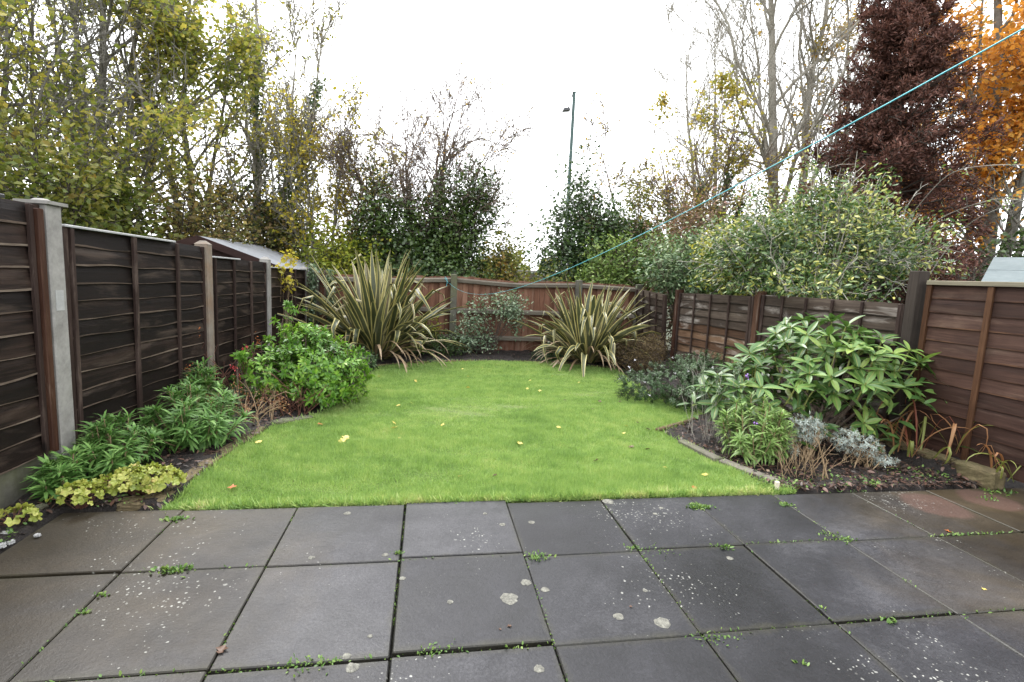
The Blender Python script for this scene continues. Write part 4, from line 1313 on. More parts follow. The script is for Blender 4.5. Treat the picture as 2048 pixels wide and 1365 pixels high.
# ------------------------------------------------------------------ rhododendron: every leaf a part
def rhododendron():
    r = RNG(91)
    base = np.array([3.47, 4.10, 0.03])
    root = empty('rhododendron', tuple(base), 'large rhododendron with whorls of long glossy leaves in the right bed', 'shrub')
    # leaf mesh variants
    def leaf_me(droop, seed):
        n = 6
        s = np.linspace(0, 1, n)
        w = np.array([.10, .34, .48, .50, .36, .02])
        el = .1 - droop * s
        c = np.concatenate([[np.zeros(3)], np.cumsum(np.c_[np.cos(el), np.zeros(n), np.sin(el)][:-1] / (n - 1), 0)])
        V = []
        for u, lf in ((-1, .05), (-.09, -.010), (.09, -.010), (1, .05)):
            V.append(c + np.c_[np.zeros(n), u * w * .31, np.full(n, lf) * (w * 1.6)])
        V = np.concatenate(V)
        F, mi = [], []
        for k in range(3):
            for i in range(n - 1):
                F.append((k * n + i, k * n + i + 1, (k + 1) * n + i + 1, (k + 1) * n + i)); mi.append(1 if k == 1 else 0)
        return V, np.array(F), mi
    var = [leaf_me(d, i) for i, d in enumerate((.15, .35, .55, .8))]
    # envelope: wide dome, a low arm towards the lawn
    blobs = np.array([(0.25, .0, .62, .78, .62, .42), (-.55, -.05, .42, .48, .45, .28), (.72, -.05, .52, .55, .5, .30), (0.15, .1, .88, .45, .42, .22)])
    C, O = [], []
    tries = 0
    while len(C) < 128 and tries < 9000:
        tries += 1
        b = blobs[r.choice(4, p=[.42, .24, .2, .14])]
        u = norm(r.normal(size=3)); 
        if u[2] < -.35: continue
        c = b[:3] + u * b[3:] * r.uniform(.82, 1.05)
        if c[2] < .18: continue
        if any(np.linalg.norm((c - q) * [1, 1, 1.2]) < .114 for q in C): continue
        # keep only those not deep inside another blob
        ins = False
        for b2 in blobs:
            if (((c - b2[:3]) / b2[3:]) ** 2).sum() < .45: ins = True
        if ins: continue
        C.append(c); O.append(norm(u / b[3:] * .42 + [0, 0, 1.15]))
    # low shoots at the foot
    for c, o in (((.35, -.42, .22), (.2, -.6, .5)), ((.52, -.45, .12), (.4, -.6, .4)), ((.10, -.55, .28), (0, -.6, .5)), ((-.25, -.45, .22), (-.2, -.6, .5)), ((-1.0, -.15, .34), (-.7, -.2, .5)), ((1.28, -.2, .40), (.7, -.3, .45)), ((-.70, -.1, .78), (-.6, -.1, .6))):
        C.append(np.array(c)); O.append(norm(np.array(o, float)))
    C, O = np.array(C), np.array(O)
    order = np.argsort(C[:, 1] - C[:, 2] * .5)
    C, O = C[order], O[order]
    # stems: from a few main limbs
    m = len(C)
    tt = np.linspace(0, 1, 7)[None, :, None]
    S = np.c_[r.normal(.1, .09, m), r.normal(0, .07, m), np.full(m, -.03)]
    k = C - O * .10
    mid = (S + k) / 2 + np.c_[(k - S)[:, :2] * .10, -np.abs(k[:, 2:] - S[:, 2:]) * .10]
    bz = (1 - tt) ** 2 * S[:, None] + 2 * tt * (1 - tt) * mid[:, None] + tt ** 2 * k[:, None]
    keep = r.permutation(m)[:30]
    v, f = tubes(bz[keep], np.linspace(.013, .006, 7)[None] * r.uniform(.7, 1.3, (len(keep), 1)), 6)
    link('stems', mesh('stems', v, f, M['bark_brown'], True), root, kind='stuff')
    sh = np.stack([k - O * .10 + r.normal(0, .01, (m, 3)), k, C], 1)
    v, f = tubes(sh, np.broadcast_to(np.array([.007, .0065, .006]), (m, 3)), 6)
    link('shoots', mesh('shoots', v, f, M['stem_green'], True), root, kind='stuff')
    RM = [M['rhodo'], M['stem_green']]
    meshes = [mesh('leaf', V, F, RM, True, mi) for V, F, mi in var]
    restV, restF, restM = [], [], []
    cnt = 0
    for c, o in zip(C, O):
        t1_ = norm(np.cross(o, [.3, .1, 1.0])); t2_ = np.cross(o, t1_)
        nl = r.integers(6, 10)
        a0 = r.uniform(0, 6.28)
        for j in range(nl):
            a = a0 + j * 6.283 / nl + r.normal(0, .14)
            el = r.normal(.18, .22)
            if j % 3 == 2: el += .25
            d = norm((t1_ * math.cos(a) + t2_ * math.sin(a)) * math.cos(el) + o * math.sin(el))
            up = norm(o - d * (o @ d) + r.normal(0, .08, 3)); up = norm(up - d * (up @ d)); sd_ = np.cross(up, d)
            L = r.uniform(.125, .195)
            vi = r.integers(0, 4)
            Mx = np.stack([d, sd_, up], 1) * L
            if cnt < 300:
                ob = link('leaf', meshes[vi], root)
                ob.matrix_local = Matrix([[*Mx[i], c[i] - o[i] * .02] for i in range(3)] + [[0, 0, 0, 1]])
                cnt += 1
            else:
                V, F, mi = var[vi]
                restM += mi
                restF.append(F + sum(len(q) for q in restV)); restV.append(V @ Mx.T + c - o * .02)
    # leaves of a darker green hanging inside, below the whorls
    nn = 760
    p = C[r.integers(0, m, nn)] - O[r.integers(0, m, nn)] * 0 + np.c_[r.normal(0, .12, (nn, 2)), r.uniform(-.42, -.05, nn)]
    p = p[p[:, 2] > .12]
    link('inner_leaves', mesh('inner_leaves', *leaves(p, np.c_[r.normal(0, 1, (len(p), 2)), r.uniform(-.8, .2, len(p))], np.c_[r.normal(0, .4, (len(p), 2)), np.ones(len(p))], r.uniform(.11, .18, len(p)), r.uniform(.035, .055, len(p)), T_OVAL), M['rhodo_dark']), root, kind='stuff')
    if restV:
        link('leaves', mesh('leaves', np.concatenate(restV), np.concatenate(restF), RM, True, restM), root, kind='stuff')


rhododendron()


# ------------------------------------------------------------------ shrubs and perennials in the beds
def wallflower(name, label, base, tops, mat, seed, group=None, bare=0.0, leafL=.105, per=54, flowers=None):
    """tufted stems, each with a spiral of narrow leaves; tops: (dx, dy, z)"""
    r = RNG(seed)
    root = empty(name, tuple(base), label, 'plant', group)
    T = np.array(tops, float)
    m = len(T)
    S = np.c_[T[:, :2] * .25 + r.normal(0, .02, (m, 2)), np.full(m, -.02)]
    tt = np.linspace(0, 1, 7)[None, :, None]
    mid = (S + T) / 2 + np.c_[(T - S)[:, :2] * .25, -np.abs(T[:, 2:]) * .12]
    bz = (1 - tt) ** 2 * S[:, None] + 2 * tt * (1 - tt) * mid[:, None] + tt ** 2 * T[:, None]
    v, f = tubes(bz, np.linspace(.005, .003, 7)[None] * np.ones((m, 1)), 5)
    link('stems', mesh('stems', v, f, M['stem_tan'], True), root, kind='stuff')
    n = m * per
    si = np.repeat(np.arange(m), per)
    s = 1 - (1 - bare) * r.random(n) ** 1.5
    fl = s * 6; i = np.minimum(fl.astype(int), 5); w = (fl - i)[:, None]
    p = bz[si, i] * (1 - w) + bz[si, i + 1] * w
    D = norm(bz[si, i + 1] - bz[si, i])
    q = r.normal(size=(n, 3)); q -= (q * D).sum(1, keepdims=True) * D; q = norm(q)
    el = np.clip(.15 + (s - .6) * 1.6, -.2, 1.1)[:, None] + r.normal(0, .15, (n, 1))
    ax = norm(q * np.cos(el) + D * np.sin(el))
    L = leafL * r.uniform(.6, 1.2, n) * (1.05 - .35 * (s > .95))
    v, f = leaves(p, ax, norm(D + [0, 0, .3]), L, L * .155, T_LANCE)
    link('foliage', mesh('foliage', v, f, mat), root, kind='stuff')
    if flowers:
        for (fx, fy, fz) in flowers:
            fp = np.array([(fx, fy, fz)] * 14) + r.normal(0, .008, (14, 3))
            v, f = leaves(fp, r.normal(size=(14, 3)), np.tile([0, 0, 1.], (14, 1)), .014, .012, T_OVAL)
            link('flower_head', mesh('flower_head', v, f, M['petal_purple']), root)
    return root


def dome(r, n, rx, ry, h, z0=.12):
    out = []
    for i in range(n):
        a = r.uniform(0, 6.283); q = math.sqrt(r.random())
        out.append((math.cos(a) * rx * q, math.sin(a) * ry * q, max(z0, h * math.sqrt(max(0, 1 - q * q * .85)) * r.uniform(.75, 1.05))))
    return out


r = RNG(100)
wallflower('wallflower', 'widest bushy wallflower with long narrow leaves spilling over the left bed edge', (-1.72, 4.12, 0), dome(r, 54, .33, .38, .46), M['wallflower'], 101, 'wallflowers in the left bed')
wallflower('wallflower', 'narrow leaved wallflower between the black panel and the lime heuchera', (-1.93, 3.50, 0), dome(r, 34, .20, .24, .38), M['wallflower'], 102, 'wallflowers in the left bed')
wallflower('wallflower', 'low dark wallflower at the foot of the pale concrete post', (-2.02, 3.18, 0), dome(r, 16, .12, .15, .24), M['wallflower'], 103, 'wallflowers in the left bed')
wallflower('wallflower', 'tall upright wallflower in front of the rust stained concrete post', (-1.95, 4.78, 0), [(a * .8, b * .8, c + .16) for a, b, c in dome(r, 20, .2, .18, .34)], M['wallflower'], 104, 'wallflowers in the left bed')
wallflower('wallflower', 'pale straggly wallflower with one purple flower in the right bed', (2.60, 3.58, 0), [(a * r.uniform(.7, 1.2), b, c * r.uniform(.75, 1.25) + .05) for a, b, c in dome(r, 52, .30, .27, .46)], M['wallflower_pale'], 105, None, .35, .095, 38, [(-.09, -.12, .33), (-.05, .1, .66)])
# dry stalks under it
def stalks(name, label, base, n, h, sx, sy, mat, seed, lean=.25, rad=.003, parts='stalk', bend=0.0, heads=None, sep=True, cat='dead stems'):
    r = RNG(seed)
    root = empty(name, tuple(base), label, cat)
    for i in range(n):
        o = np.r_[r.normal(0, sx), r.normal(0, sy), -.02]
        d = np.r_[r.normal(0, lean), r.normal(0, lean), 1.0]
        L = h * r.uniform(.5, 1.15)
        s = np.linspace(0, 1, 6)[:, None]
        c = o + d * L * s + np.r_[r.normal(0, bend), r.normal(0, bend), -abs(r.normal(0, bend))] * L * s ** 2 + r.normal(0, .004, (6, 3)) * s
        tb = [tubes(c[None], np.full((1, 6), rad) * np.linspace(1.2, .6, 6), 5)]
        e, er = spawn(r, c[None], np.full((1, 6), rad), 4, (.4, 1), (.3, .8), .3, .2, 4, .15, .7, .5)
        tb.append(tubes(e, er, 4))
        v, f = join(tb)
        st = link(parts, mesh(parts, v, f, M[mat], True), root)
        if heads and r.random() < heads[0]:
            k = 26
            p = c[-1] + r.normal(0, heads[2], (k, 3)) * [1, 1, 2]
            v, f = leaves(p, r.normal(size=(k, 3)), r.normal(size=(k, 3)), .022, .01, T_DIAMOND)
            link('seed_head', mesh('seed_head', v, f, M[heads[1]]), st, kind='stuff')
    return root


stalks('dead_stems', 'tan dry stalks leaning at the foot of the pale wallflower', (2.72, 3.28, 0), 34, .30, .10, .08, 'stem_tan', 111, .4, .0022)
stalks('dead_stems', 'bare woody stalk under the silver curry plant', (2.88, 3.10, 0), 3, .34, .02, .02, 'stem_tan', 112, .12, .006)
stalks('lavender', 'tall thin grey lavender stems behind the pale wallflower', (2.55, 4.0, 0), 40, .62, .13, .08, 'bark_pale', 113, .16, .0018, heads=(.8, 'greygreen', .008), cat='plant')
stalks('dead_stems', 'tangled red brown twigs against the black fence by the rust stained post', (-1.95, 5.2, 0), 13, .72, .12, .2, 'stem_red', 114, .3, .0035, bend=.2, heads=(.35, 'leaf_orange', .02))
stalks('dead_stems', 'pale brown dried flower stalks flopped over the left bed edge', (-1.42, 4.62, 0), 16, .42, .07, .10, 'stem_tan', 115, .45, .004, bend=.5, heads=(.8, 'strap_orange', .02))
stalks('dead_stems', 'reddish bare shrub stems at the foot of the light green shrub', (-1.22, 4.90, 0), 22, .36, .12, .08, 'stem_red', 116, .6, .004, bend=.2)
r = RNG(117)
rt = empty('fuchsia', (-1.75, 5.35, 0), 'thin fuchsia twigs with a few small red flowers beside the light green shrub', 'plant')
for i in range(5):
    d = np.r_[r.normal(.0, .2), r.normal(-.2, .2), 1]
    c = np.linspace(0, 1, 5)[:, None] * d * r.uniform(.35, .6)
    v, f = tubes(c[None], np.full((1, 5), .003), 4)
    st = link('stem', mesh('stem', v, f, M['stem_red']), rt)
    for q in range(3):
        p = c[r.integers(2, 5)] + r.normal(0, .03, (8, 3)) * .4
        v, f = leaves(p, np.tile([0, 0, -1.], (8, 1)) + r.normal(0, .3, (8, 3)), r.normal(size=(8, 3)), .018, .012, T_OVAL)
        link('flower', mesh('flower', v, f, M['berry_red']), st)


def heuchera(base, label, n, rx, ry, h, seed):
    r = RNG(seed)
    root = empty('heuchera', tuple(base), label, 'plant', 'lime heucheras at the corner of the patio')
    V, F = [(0, 0, 0)], []
    th = np.linspace(-2.75, 2.75, 23)
    rad = .5 * (1 + .13 * np.cos(th * 5.2)) * (1 + .10 * np.cos(th))
    V += [(a * math.cos(t) + .05, a * math.sin(t), .10 + .12 * math.sin(t * 5.2)) for a, t in zip(rad, th)]
    F = [(0, i, i + 1) for i in range(1, 23)]
    me = mesh('leaf', V, F, M['heuchera'], True)
    stv = []
    for i in range(n):
        a = r.uniform(0, 6.283); q = math.sqrt(r.random())
        p = np.array([math.cos(a) * rx * q, math.sin(a) * ry * q, h * (1 - .55 * q * q) * r.uniform(.55, 1.05) + .02])
        s = r.uniform(.032, .062)
        o = link('leaf', me, root, tuple(p))
        tilt = .25 + .6 * q
        o.rotation_euler = (r.normal(0, .35), tilt + r.normal(0, .35), a + r.normal(0, .5))
        o.scale = (s, s, s)
        stv.append(np.array([(p[0] * .2, p[1] * .2, -.01), p * .6 + [0, 0, .01], p]))
    v, f = tubes(np.array(stv), np.full((n, 3), .0016), 4)
    link('stems', mesh('stems', v, f, M['stem_red']), root, kind='stuff')


heuchera((-1.62, 3.14, .02), 'fullest lime yellow heuchera mound at the corner of lawn and patio', 150, .22, .14, .15, 121)
heuchera((-1.84, 2.98, .02), 'lime yellow heuchera mound in the middle of its row, over the corner slab', 50, .13, .12, .11, 122)
heuchera((-2.02, 2.78, .01), 'small lime yellow heuchera against the mossy gravel board', 26, .10, .09, .09, 123)
heuchera((-2.06, 2.62, .01), 'tiny lime yellow heuchera seedling next to pale pebbles', 12, .06, .05, .07, 124)

shrub('choisya', 'light green rounded choisya shrub spilling onto the lawn from the left bed', 'shrub', (-1.12, 5.40, 0),
      [(0, 0, .36, .52, .50, .36), (-.42, -.1, .30, .36, .36, .28), (.28, -.15, .28, .30, .34, .28), (-.1, .05, .60, .28, .28, .22), (.1, -.38, .18, .36, .2, .16)],
      M['bark_brown'], M['choisya'], 860, 13, .060, 131, .05, T_OVAL, .40, .55, .6, stems=40, stem_r=.007, rosette=True, zmin=.04)
shrub('choisya', 'tall thin choisya shoots reaching up in front of the third concrete post', 'shrub', (-1.50, 6.0, 0),
      [(0, 0, .92, .12, .12, .10), (-.12, .05, .75, .12, .12, .10), (.05, .0, .62, .1, .1, .08), (-.2, -.1, .55, .08, .1, .08)], M['bark_brown'], M['choisya'], 30, 10, .06, 132, .05, T_OVAL, .38, .3, .6, stems=14, stem_r=.004, rosette=True)
shrub('choisya', 'single pale choisya shoot beside the rust stained concrete post', 'shrub', (-1.72, 5.05, 0), [(0, 0, .52, .07, .07, .07)], M['bark_brown'], M['choisya'], 9, 10, .06, 133, .045, T_OVAL, .38, .3, .6, stems=5, stem_r=.003, rosette=True)
shrub('hebe', 'dark grey green hebe mound with tiny white flowers in the right bed', 'shrub', (2.92, 5.40, 0),
      [(0, 0, .24, .54, .48, .34), (-.42, .1, .15, .34, .36, .25), (.3, -.1, .28, .38, .36, .31), (.05, -.45, .12, .45, .26, .22), (.35, .3, .33, .32, .3, .27)],
      M['bark_dark'], M['hebe'], 1100, 22, .028, 141, .05, T_LANCE, .3, .55, .5, stems=30, stem_r=.005, rosette=True)
r = RNG(142)
hb = [o for o in bpy.data.objects if o.name == 'hebe'][0]
for (px, py, d) in ((1258, 735, 6.1), (1260, 742, 6.0), (1376, 742, 5.7), (1350, 747, 5.6), (1240, 758, 6.0), (1290, 765, 5.8), (1345, 715, 5.9), (1425, 735, 5.7), (1300, 790, 5.4), (1270, 720, 6.2)):
    p = P(px, py, d) - np.array(hb.location)
    v, f = leaves(np.tile(p, (10, 1)) + r.normal(0, .006, (10, 3)), r.normal(size=(10, 3)), r.normal(size=(10, 3)), .010, .008, T_OVAL)
    link('flower_head', mesh('flower_head', v, f, M['petal_white']), hb)
shrub('heather', 'dry brown heathery bush between the right phormium and the leaning panel', 'shrub', (3.2, 7.3, 0), [(0, 0, .26, .36, .34, .28), (.25, .2, .34, .28, .3, .26)], M['bark_brown'], M['deadbush'], 420, 16, .035, 143, .06, T_LANCE, .25, .4, .5, stems=34, stem_r=.005)
shrub('curry_plant', 'rounded silver grey curry plant nearer the pale wallflower', 'shrub', (3.02, 3.52, 0), [(0, 0, .23, .13, .12, .11), (-.05, 0, .31, .08, .08, .07), (.06, 0, .30, .07, .07, .06)], M['stem_tan'], M['silver'], 190, 16, .026, 144, .018, T_LANCE, .16, .5, .6, 'silver curry plants in the right bed', stems=24, stem_r=.004, rosette=True, zmin=.08)
shrub('curry_plant', 'sprawling silver grey curry plant lying towards the sandstone edging', 'shrub', (3.38, 3.36, 0), [(-.10, .05, .21, .11, .10, .10), (.06, 0, .16, .13, .11, .10), (.17, -.06, .07, .10, .09, .06), (0, .1, .23, .05, .05, .05)], M['stem_tan'], M['silver'], 200, 15, .026, 145, .018, T_LANCE, .16, .5, .6, 'silver curry plants in the right bed', stems=28, stem_r=.004, rosette=True, zmin=.04)
shrub('curry_plant', 'thin grey leftover curry sprig between the wallflower and the round curry plant', 'shrub', (2.83, 3.42, 0), [(0, 0, .15, .05, .05, .10)], M['stem_tan'], M['silver'], 26, 12, .022, 146, .016, T_LANCE, .16, .3, .6, None, stems=8, stem_r=.003, rosette=True, zmin=.05)
shrub('wall_shrub', 'grey green small leaved shrub trained on the rear fence by the middle post', 'shrub', (1.0, 8.74, 0),
      [(.38, 0, .84, .34, .13, .2), (-.2, 0, .66, .30, .13, .26), (-.38, 0, .30, .24, .15, .26), (.52, 0, .6, .12, .11, .25), (-.1, 0, .22, .34, .14, .18), (.4, .05, .97, .24, .1, .10)],
      M['bark_dark'], M['greygreen'], 190, 12, .055, 151, .07, T_OVAL, .5, .25, .4, stems=46, stem_r=.005, zmin=.03, lump=.6)
shrub('low_shrub', 'low mixed green shrub at the foot of the middle concrete post', 'shrub', (.22, 8.55, 0), [(0, 0, .14, .38, .2, .2), (-.3, .0, .22, .25, .2, .22)], M['bark_dark'], M['holly'], 160, 12, .05, 152, .06, T_OVAL, .5, .3, .4, stems=20, stem_r=.004)
shrub('low_shrub', 'yellowish shrublet between the large phormium and the middle post', 'shrub', (-.05, 8.62, 0), [(0, 0, .42, .26, .18, .2)], M['bark_dark'], M['limebush'], 50, 9, .05, 153, .06, T_OVAL, .5, .3, .4, stems=18, stem_r=.004)
shrub('low_shrub', 'dark fern like shrublet left of the right phormium', 'shrub', (2.02, 8.25, 0), [(0, 0, .10, .25, .18, .14)], M['bark_dark'], M['hebe'], 110, 14, .05, 154, .05, T_LANCE, .35, .3, .4, stems=16, stem_r=.003)
shrub('low_shrub', 'small grey leaved shrublet at the lawn edge below the large phormium', 'shrub', (-.86, 7.05, 0), [(0, 0, .12, .18, .25, .14)], M['bark_dark'], M['hebe'], 120, 12, .04, 155, .05, T_OVAL, .45, .3, .4, stems=16, stem_r=.003)

# ivy on the left fence
def ivy_column(label, x, y, z0, z1, w, seed, n=900):
    r = RNG(seed)
    root = empty('ivy', (x, y, 0), label, 'ivy')
    st = []
    for k in range(5):
        c = np.c_[r.normal(0, .01, 8), np.linspace(0, r.normal(0, .06), 8) + r.normal(0, .02, 8), np.linspace(-.02, z1 * r.uniform(.8, 1), 8)]
        c[:, 0] += .03
        st.append(c)
    v, f = tubes(np.array(st), np.full((5, 8), .006), 5)
    link('stems', mesh('stems', v, f, M['bark_brown']), root, kind='stuff')
    z = r.uniform(z0, z1, n)
    wv = w * (.6 + .5 * np.abs(vnoise(np.c_[z * 3, np.zeros(n), np.zeros(n)], seed)))
    p = np.c_[.05 + np.abs(r.normal(0, .05, n)), r.normal(0, 1, n) * wv, z]
    ax = norm(np.c_[r.uniform(.0, .6, n), r.normal(0, .6, n), r.uniform(-1, .1, n)])
    L = r.uniform(.035, .07, n)
    v, f = leaves(p, ax, norm(np.c_[np.ones(n), r.normal(0, .3, n), r.uniform(0, .7, n)]), L, L * .9, T_OVAL)
    link('foliage', mesh('foliage', v, f, M['greygreen']), root, kind='stuff')


ivy_column('variegated ivy climbing the last concrete post of the black fence', LX(9.0) + .06, 8.92, .2, 1.42, .085, 161, 1100)
ivy_column('shorter curtain of variegated ivy beside the rear corner behind the phormium', LX(9.0) + .32, 9.0, .35, 1.35, .11, 162, 800)
shrub('creeper', 'yellow leaved creeper sprig hanging over the black fence top', 'creeper', (LX(7.9) + .05, 7.7, 0), [(0, 0, 1.30, .06, .14, .12), (.02, .12, 1.10, .05, .10, .12), (0, .35, 1.48, .05, .22, .10)], M['stem_tan'], M['yellow'], 26, 6, .07, 163, .05, T_OVAL, .6, .3, .3, stems=8, stem_r=.003)

# bed edging
def edging_run(name, label, pts, seglen, w, h, mat, seed, piece, rough=False):
    root = empty(name, (0, 0, 0), label, 'edging')
    r = RNG(seed)
    pts = np.array(pts, float)
    d = np.r_[0, np.cumsum(np.linalg.norm(np.diff(pts, axis=0), axis=1))]
    n = max(1, int(round(d[-1] / seglen)))
    for i in range(n):
        a = np.array([np.interp(d[-1] * (i + .02) / n, d, pts[:, k]) for k in range(2)])
        b = np.array([np.interp(d[-1] * (i + .98) / n, d, pts[:, k]) for k in range(2)])
        c = (a + b) / 2; L = np.linalg.norm(b - a); rz = math.atan2(b[1] - a[1], b[0] - a[0])
        if rough:
            rough_block(c[0], c[1], h / 2 - .025, L, w * r.uniform(.8, 1.2), h * r.uniform(.85, 1.2), rz + r.normal(0, .08), seed * 10 + i, piece, M[mat], root, .008)
        else:
            o = MB().box((-L / 2, -w / 2, -.06), (L / 2, w / 2, h), 0, .008).done(piece, M[mat], root, (c[0], c[1], r.normal(0, .004)))
            o.rotation_euler = (r.normal(0, .02), r.normal(0, .012), rz)
    return root


edging_run('bed_edging', 'two long concrete edging lengths along the front of the right bed', [(2.19, 3.98), (2.24, 3.60), (2.46, 3.06)], .48, .075, .035, 'edging', 171, 'edging_length')
edging_run('bed_edging', 'thin timber edging at the back corner of the right bed', [(2.12, 4.30), (2.98, 4.86)], .5, .05, .03, 'timber_edge', 172, 'edging_length')
edging_run('bed_edging', 'broken mossy low stone edging along the left bed', [(-1.48, 3.06), (-1.46, 3.72), (-1.34, 4.52)], .42, .09, .05, 'sandstone', 173, 'edging_stone', True)
edging_run('bed_edging', 'two flat rough stones between the dried stalks and the lawn', [(-1.30, 4.56), (-1.02, 4.78)], .2, .10, .05, 'edging', 174, 'edging_stone', True)
edging_run('bed_edging', 'low pale timber edging curving below the two phormiums', [(-.75, 7.32), (-.2, 7.75), (.5, 7.97), (1.5, 7.98), (2.3, 7.83), (2.95, 7.5)], .6, .045, .028, 'timber_edge', 175, 'edging_length')
rough_block(-1.56, 3.03, .008, .22, .13, .045, .3, 176, 'corner_stone', M['sandstone'], None)
props(bpy.data.objects['corner_stone'], 'flat mossy corner stone under the lime heuchera at the patio edge', 'stone')
for k, (px, py, s) in enumerate(((12, 1076, .032), (22, 1092, .02), (6, 1098, .024), (75, 1078, .018), (80, 1023, .045))):
    q = ground_px(px, py)
    o = rough_block(q[0], q[1], .018, s * 1.3, s, s * .7, k * 1.1, 180 + k, 'pebble', M['mortar'] if k < 4 else M['edging'], None, .004)
    props(o, ['largest pale pebble by the tiny heuchera', 'pale pebble just in front of the largest one', 'pale pebble at the very edge of the patio', 'smallest pale pebble beside the small heuchera', 'flat grey stone against the mossy gravel board'][k], 'pebble', 'pebbles at the foot of the gravel board')
# white stake
stq = ground_px(1558, 988)
MB().box((-.014, -.012, -.05), (.014, .012, .075), 0, .004).done('stake', M['cream'], None, (stq[0], 2.965, 0))
props(bpy.data.objects['stake'], 'short cream plastic stake where the right bed meets the patio', 'stake')

# ------------------------------------------------------------------ fallen leaves
def leaf_shape(seed):
    r = RNG(seed)
    V, F = T_MAPLE
    V = V.copy(); V[:, 2] += r.normal(0, .05, len(V)); V[:, 0] -= .5
    V[:, 1] *= r.uniform(.9, 1.2)
    return V, F


FL = [('leaf_yellow', [leaf_shape(i) for i in range(3)]), ('leaf_orange', [leaf_shape(7)]), ('leaf_brown', [leaf_shape(9)])]
FLM = {k: [mesh('fallen_leaf', v, f, M[k]) for v, f in L] for k, L in FL}
r = RNG(191)
spots = [(687, 881, .085, 'leaf_yellow'), (691, 876, .07, 'leaf_yellow'), (518, 884, .06, 'leaf_yellow'), (789, 855, .075, 'leaf_yellow'), (788, 846, .05, 'leaf_yellow'), (797, 811, .055, 'leaf_yellow'), (1040, 886, .065, 'leaf_yellow'), (1118, 855, .055, 'leaf_yellow'),
         (463, 974, .06, 'leaf_orange'), (885, 850, .05, 'leaf_yellow'), (798, 876, .03, 'leaf_yellow'), (935, 775, .07, 'leaf_yellow'), (1079, 782, .06, 'leaf_yellow'), (1055, 778, .045, 'leaf_yellow'), (757, 753, .05, 'leaf_yellow'), (831, 762, .05, 'leaf_yellow'),
         (937, 753, .05, 'leaf_yellow'), (965, 737, .06, 'leaf_yellow'), (925, 738, .04, 'leaf_yellow'), (1158, 765, .04, 'leaf_yellow'), (1060, 761, .04, 'leaf_yellow'), (1105, 752, .04, 'leaf_yellow'), (640, 848, .06, 'leaf_orange'), (823, 806, .04, 'leaf_yellow'),
         (1330, 935, .045, 'leaf_yellow'), (1411, 949, .06, 'leaf_yellow'), (1253, 852, .05, 'leaf_yellow'), (1248, 866, .04, 'leaf_yellow'), (1390, 975, .05, 'leaf_orange'), (1297, 858, .06, 'leaf_brown'), (1262, 893, .06, 'leaf_brown'), (1295, 898, .05, 'leaf_brown'),
         (1192, 920, .05, 'leaf_brown'), (990, 950, .045, 'leaf_brown'), (920, 952, .035, 'leaf_yellow'), (1130, 800, .04, 'leaf_brown'), (1200, 803, .05, 'leaf_brown'), (1240, 803, .04, 'leaf_brown'), (1275, 845, .04, 'leaf_brown'), (700, 760, .04, 'leaf_yellow'), (1185, 818, .03, 'leaf_brown'),
         (445, 1297, .05, 'leaf_brown'), (1896, 1062, .04, 'leaf_orange'), (1018, 1252, .022, 'leaf_brown'), (1000, 1258, .014, 'leaf_brown'), (1968, 1178, .025, 'leaf_yellow'), (1262, 1095 + 118, .016, 'leaf_brown')]
NEAR = {518: 'pale yellow leaf at the lawn edge beside the left bed edging', 789: 'larger of two yellow leaves close together left of the lawn centre', 788: 'smaller orange yellow leaf just beyond a larger yellow leaf', 797: 'yellow leaf on the lawn level with the choisya foot',
        1040: 'bright yellow leaf alone in the front middle of the lawn', 1118: 'yellow leaf on the lawn towards the point of the right bed', 885: 'thin curled yellow leaf in the middle of the lawn', 798: 'tiny yellow speck of leaf nearer than the pair on the left lawn', 935: 'yellow leaf by itself on the far middle of the lawn',
        1411: 'yellow leaf near the concrete edging of the right bed', 1330: 'faded yellow leaf in front of the right bed point', 640: 'orange brown leaf beside the choisya where it meets the lawn', 1390: 'orange brown leaf near the patio close to the right bed', 1297: 'brown leaf at the very tip of the right bed',
        920: 'small yellow leaf close to the middle of the patio edge', 1253: 'yellow leaf left of the right bed point, farther of two', 1248: 'yellow leaf left of the right bed point, nearer of two', 1079: 'yellow leaf on the far lawn, right of two close together', 1055: 'yellow leaf on the far lawn, left of two close together',
        757: 'yellow leaf on the far lawn below the largest phormium', 700: 'yellow leaf between the choisya and the far lawn', 823: 'yellow fleck on the lawn right of the choisya', 831: 'yellow leaf on the far left lawn in front of the phormium tips', 965: 'yellow leaf near the rear timber edging, below the middle post',
        1158: 'yellow leaf on the far lawn in front of the smaller phormium', 990: 'brown scrap in the front middle of the lawn', 1262: 'dark brown scrap on the lawn in front of the right bed', 1192: 'brown scrap on the front lawn right of centre', 1240: 'brown scrap on the lawn beside the hebe'}
LAB = {'leaf_yellow': 'small yellow leaf lying on the lawn', 'leaf_orange': 'orange brown leaf lying on the lawn', 'leaf_brown': 'dark brown leaf scrap lying on the lawn'}
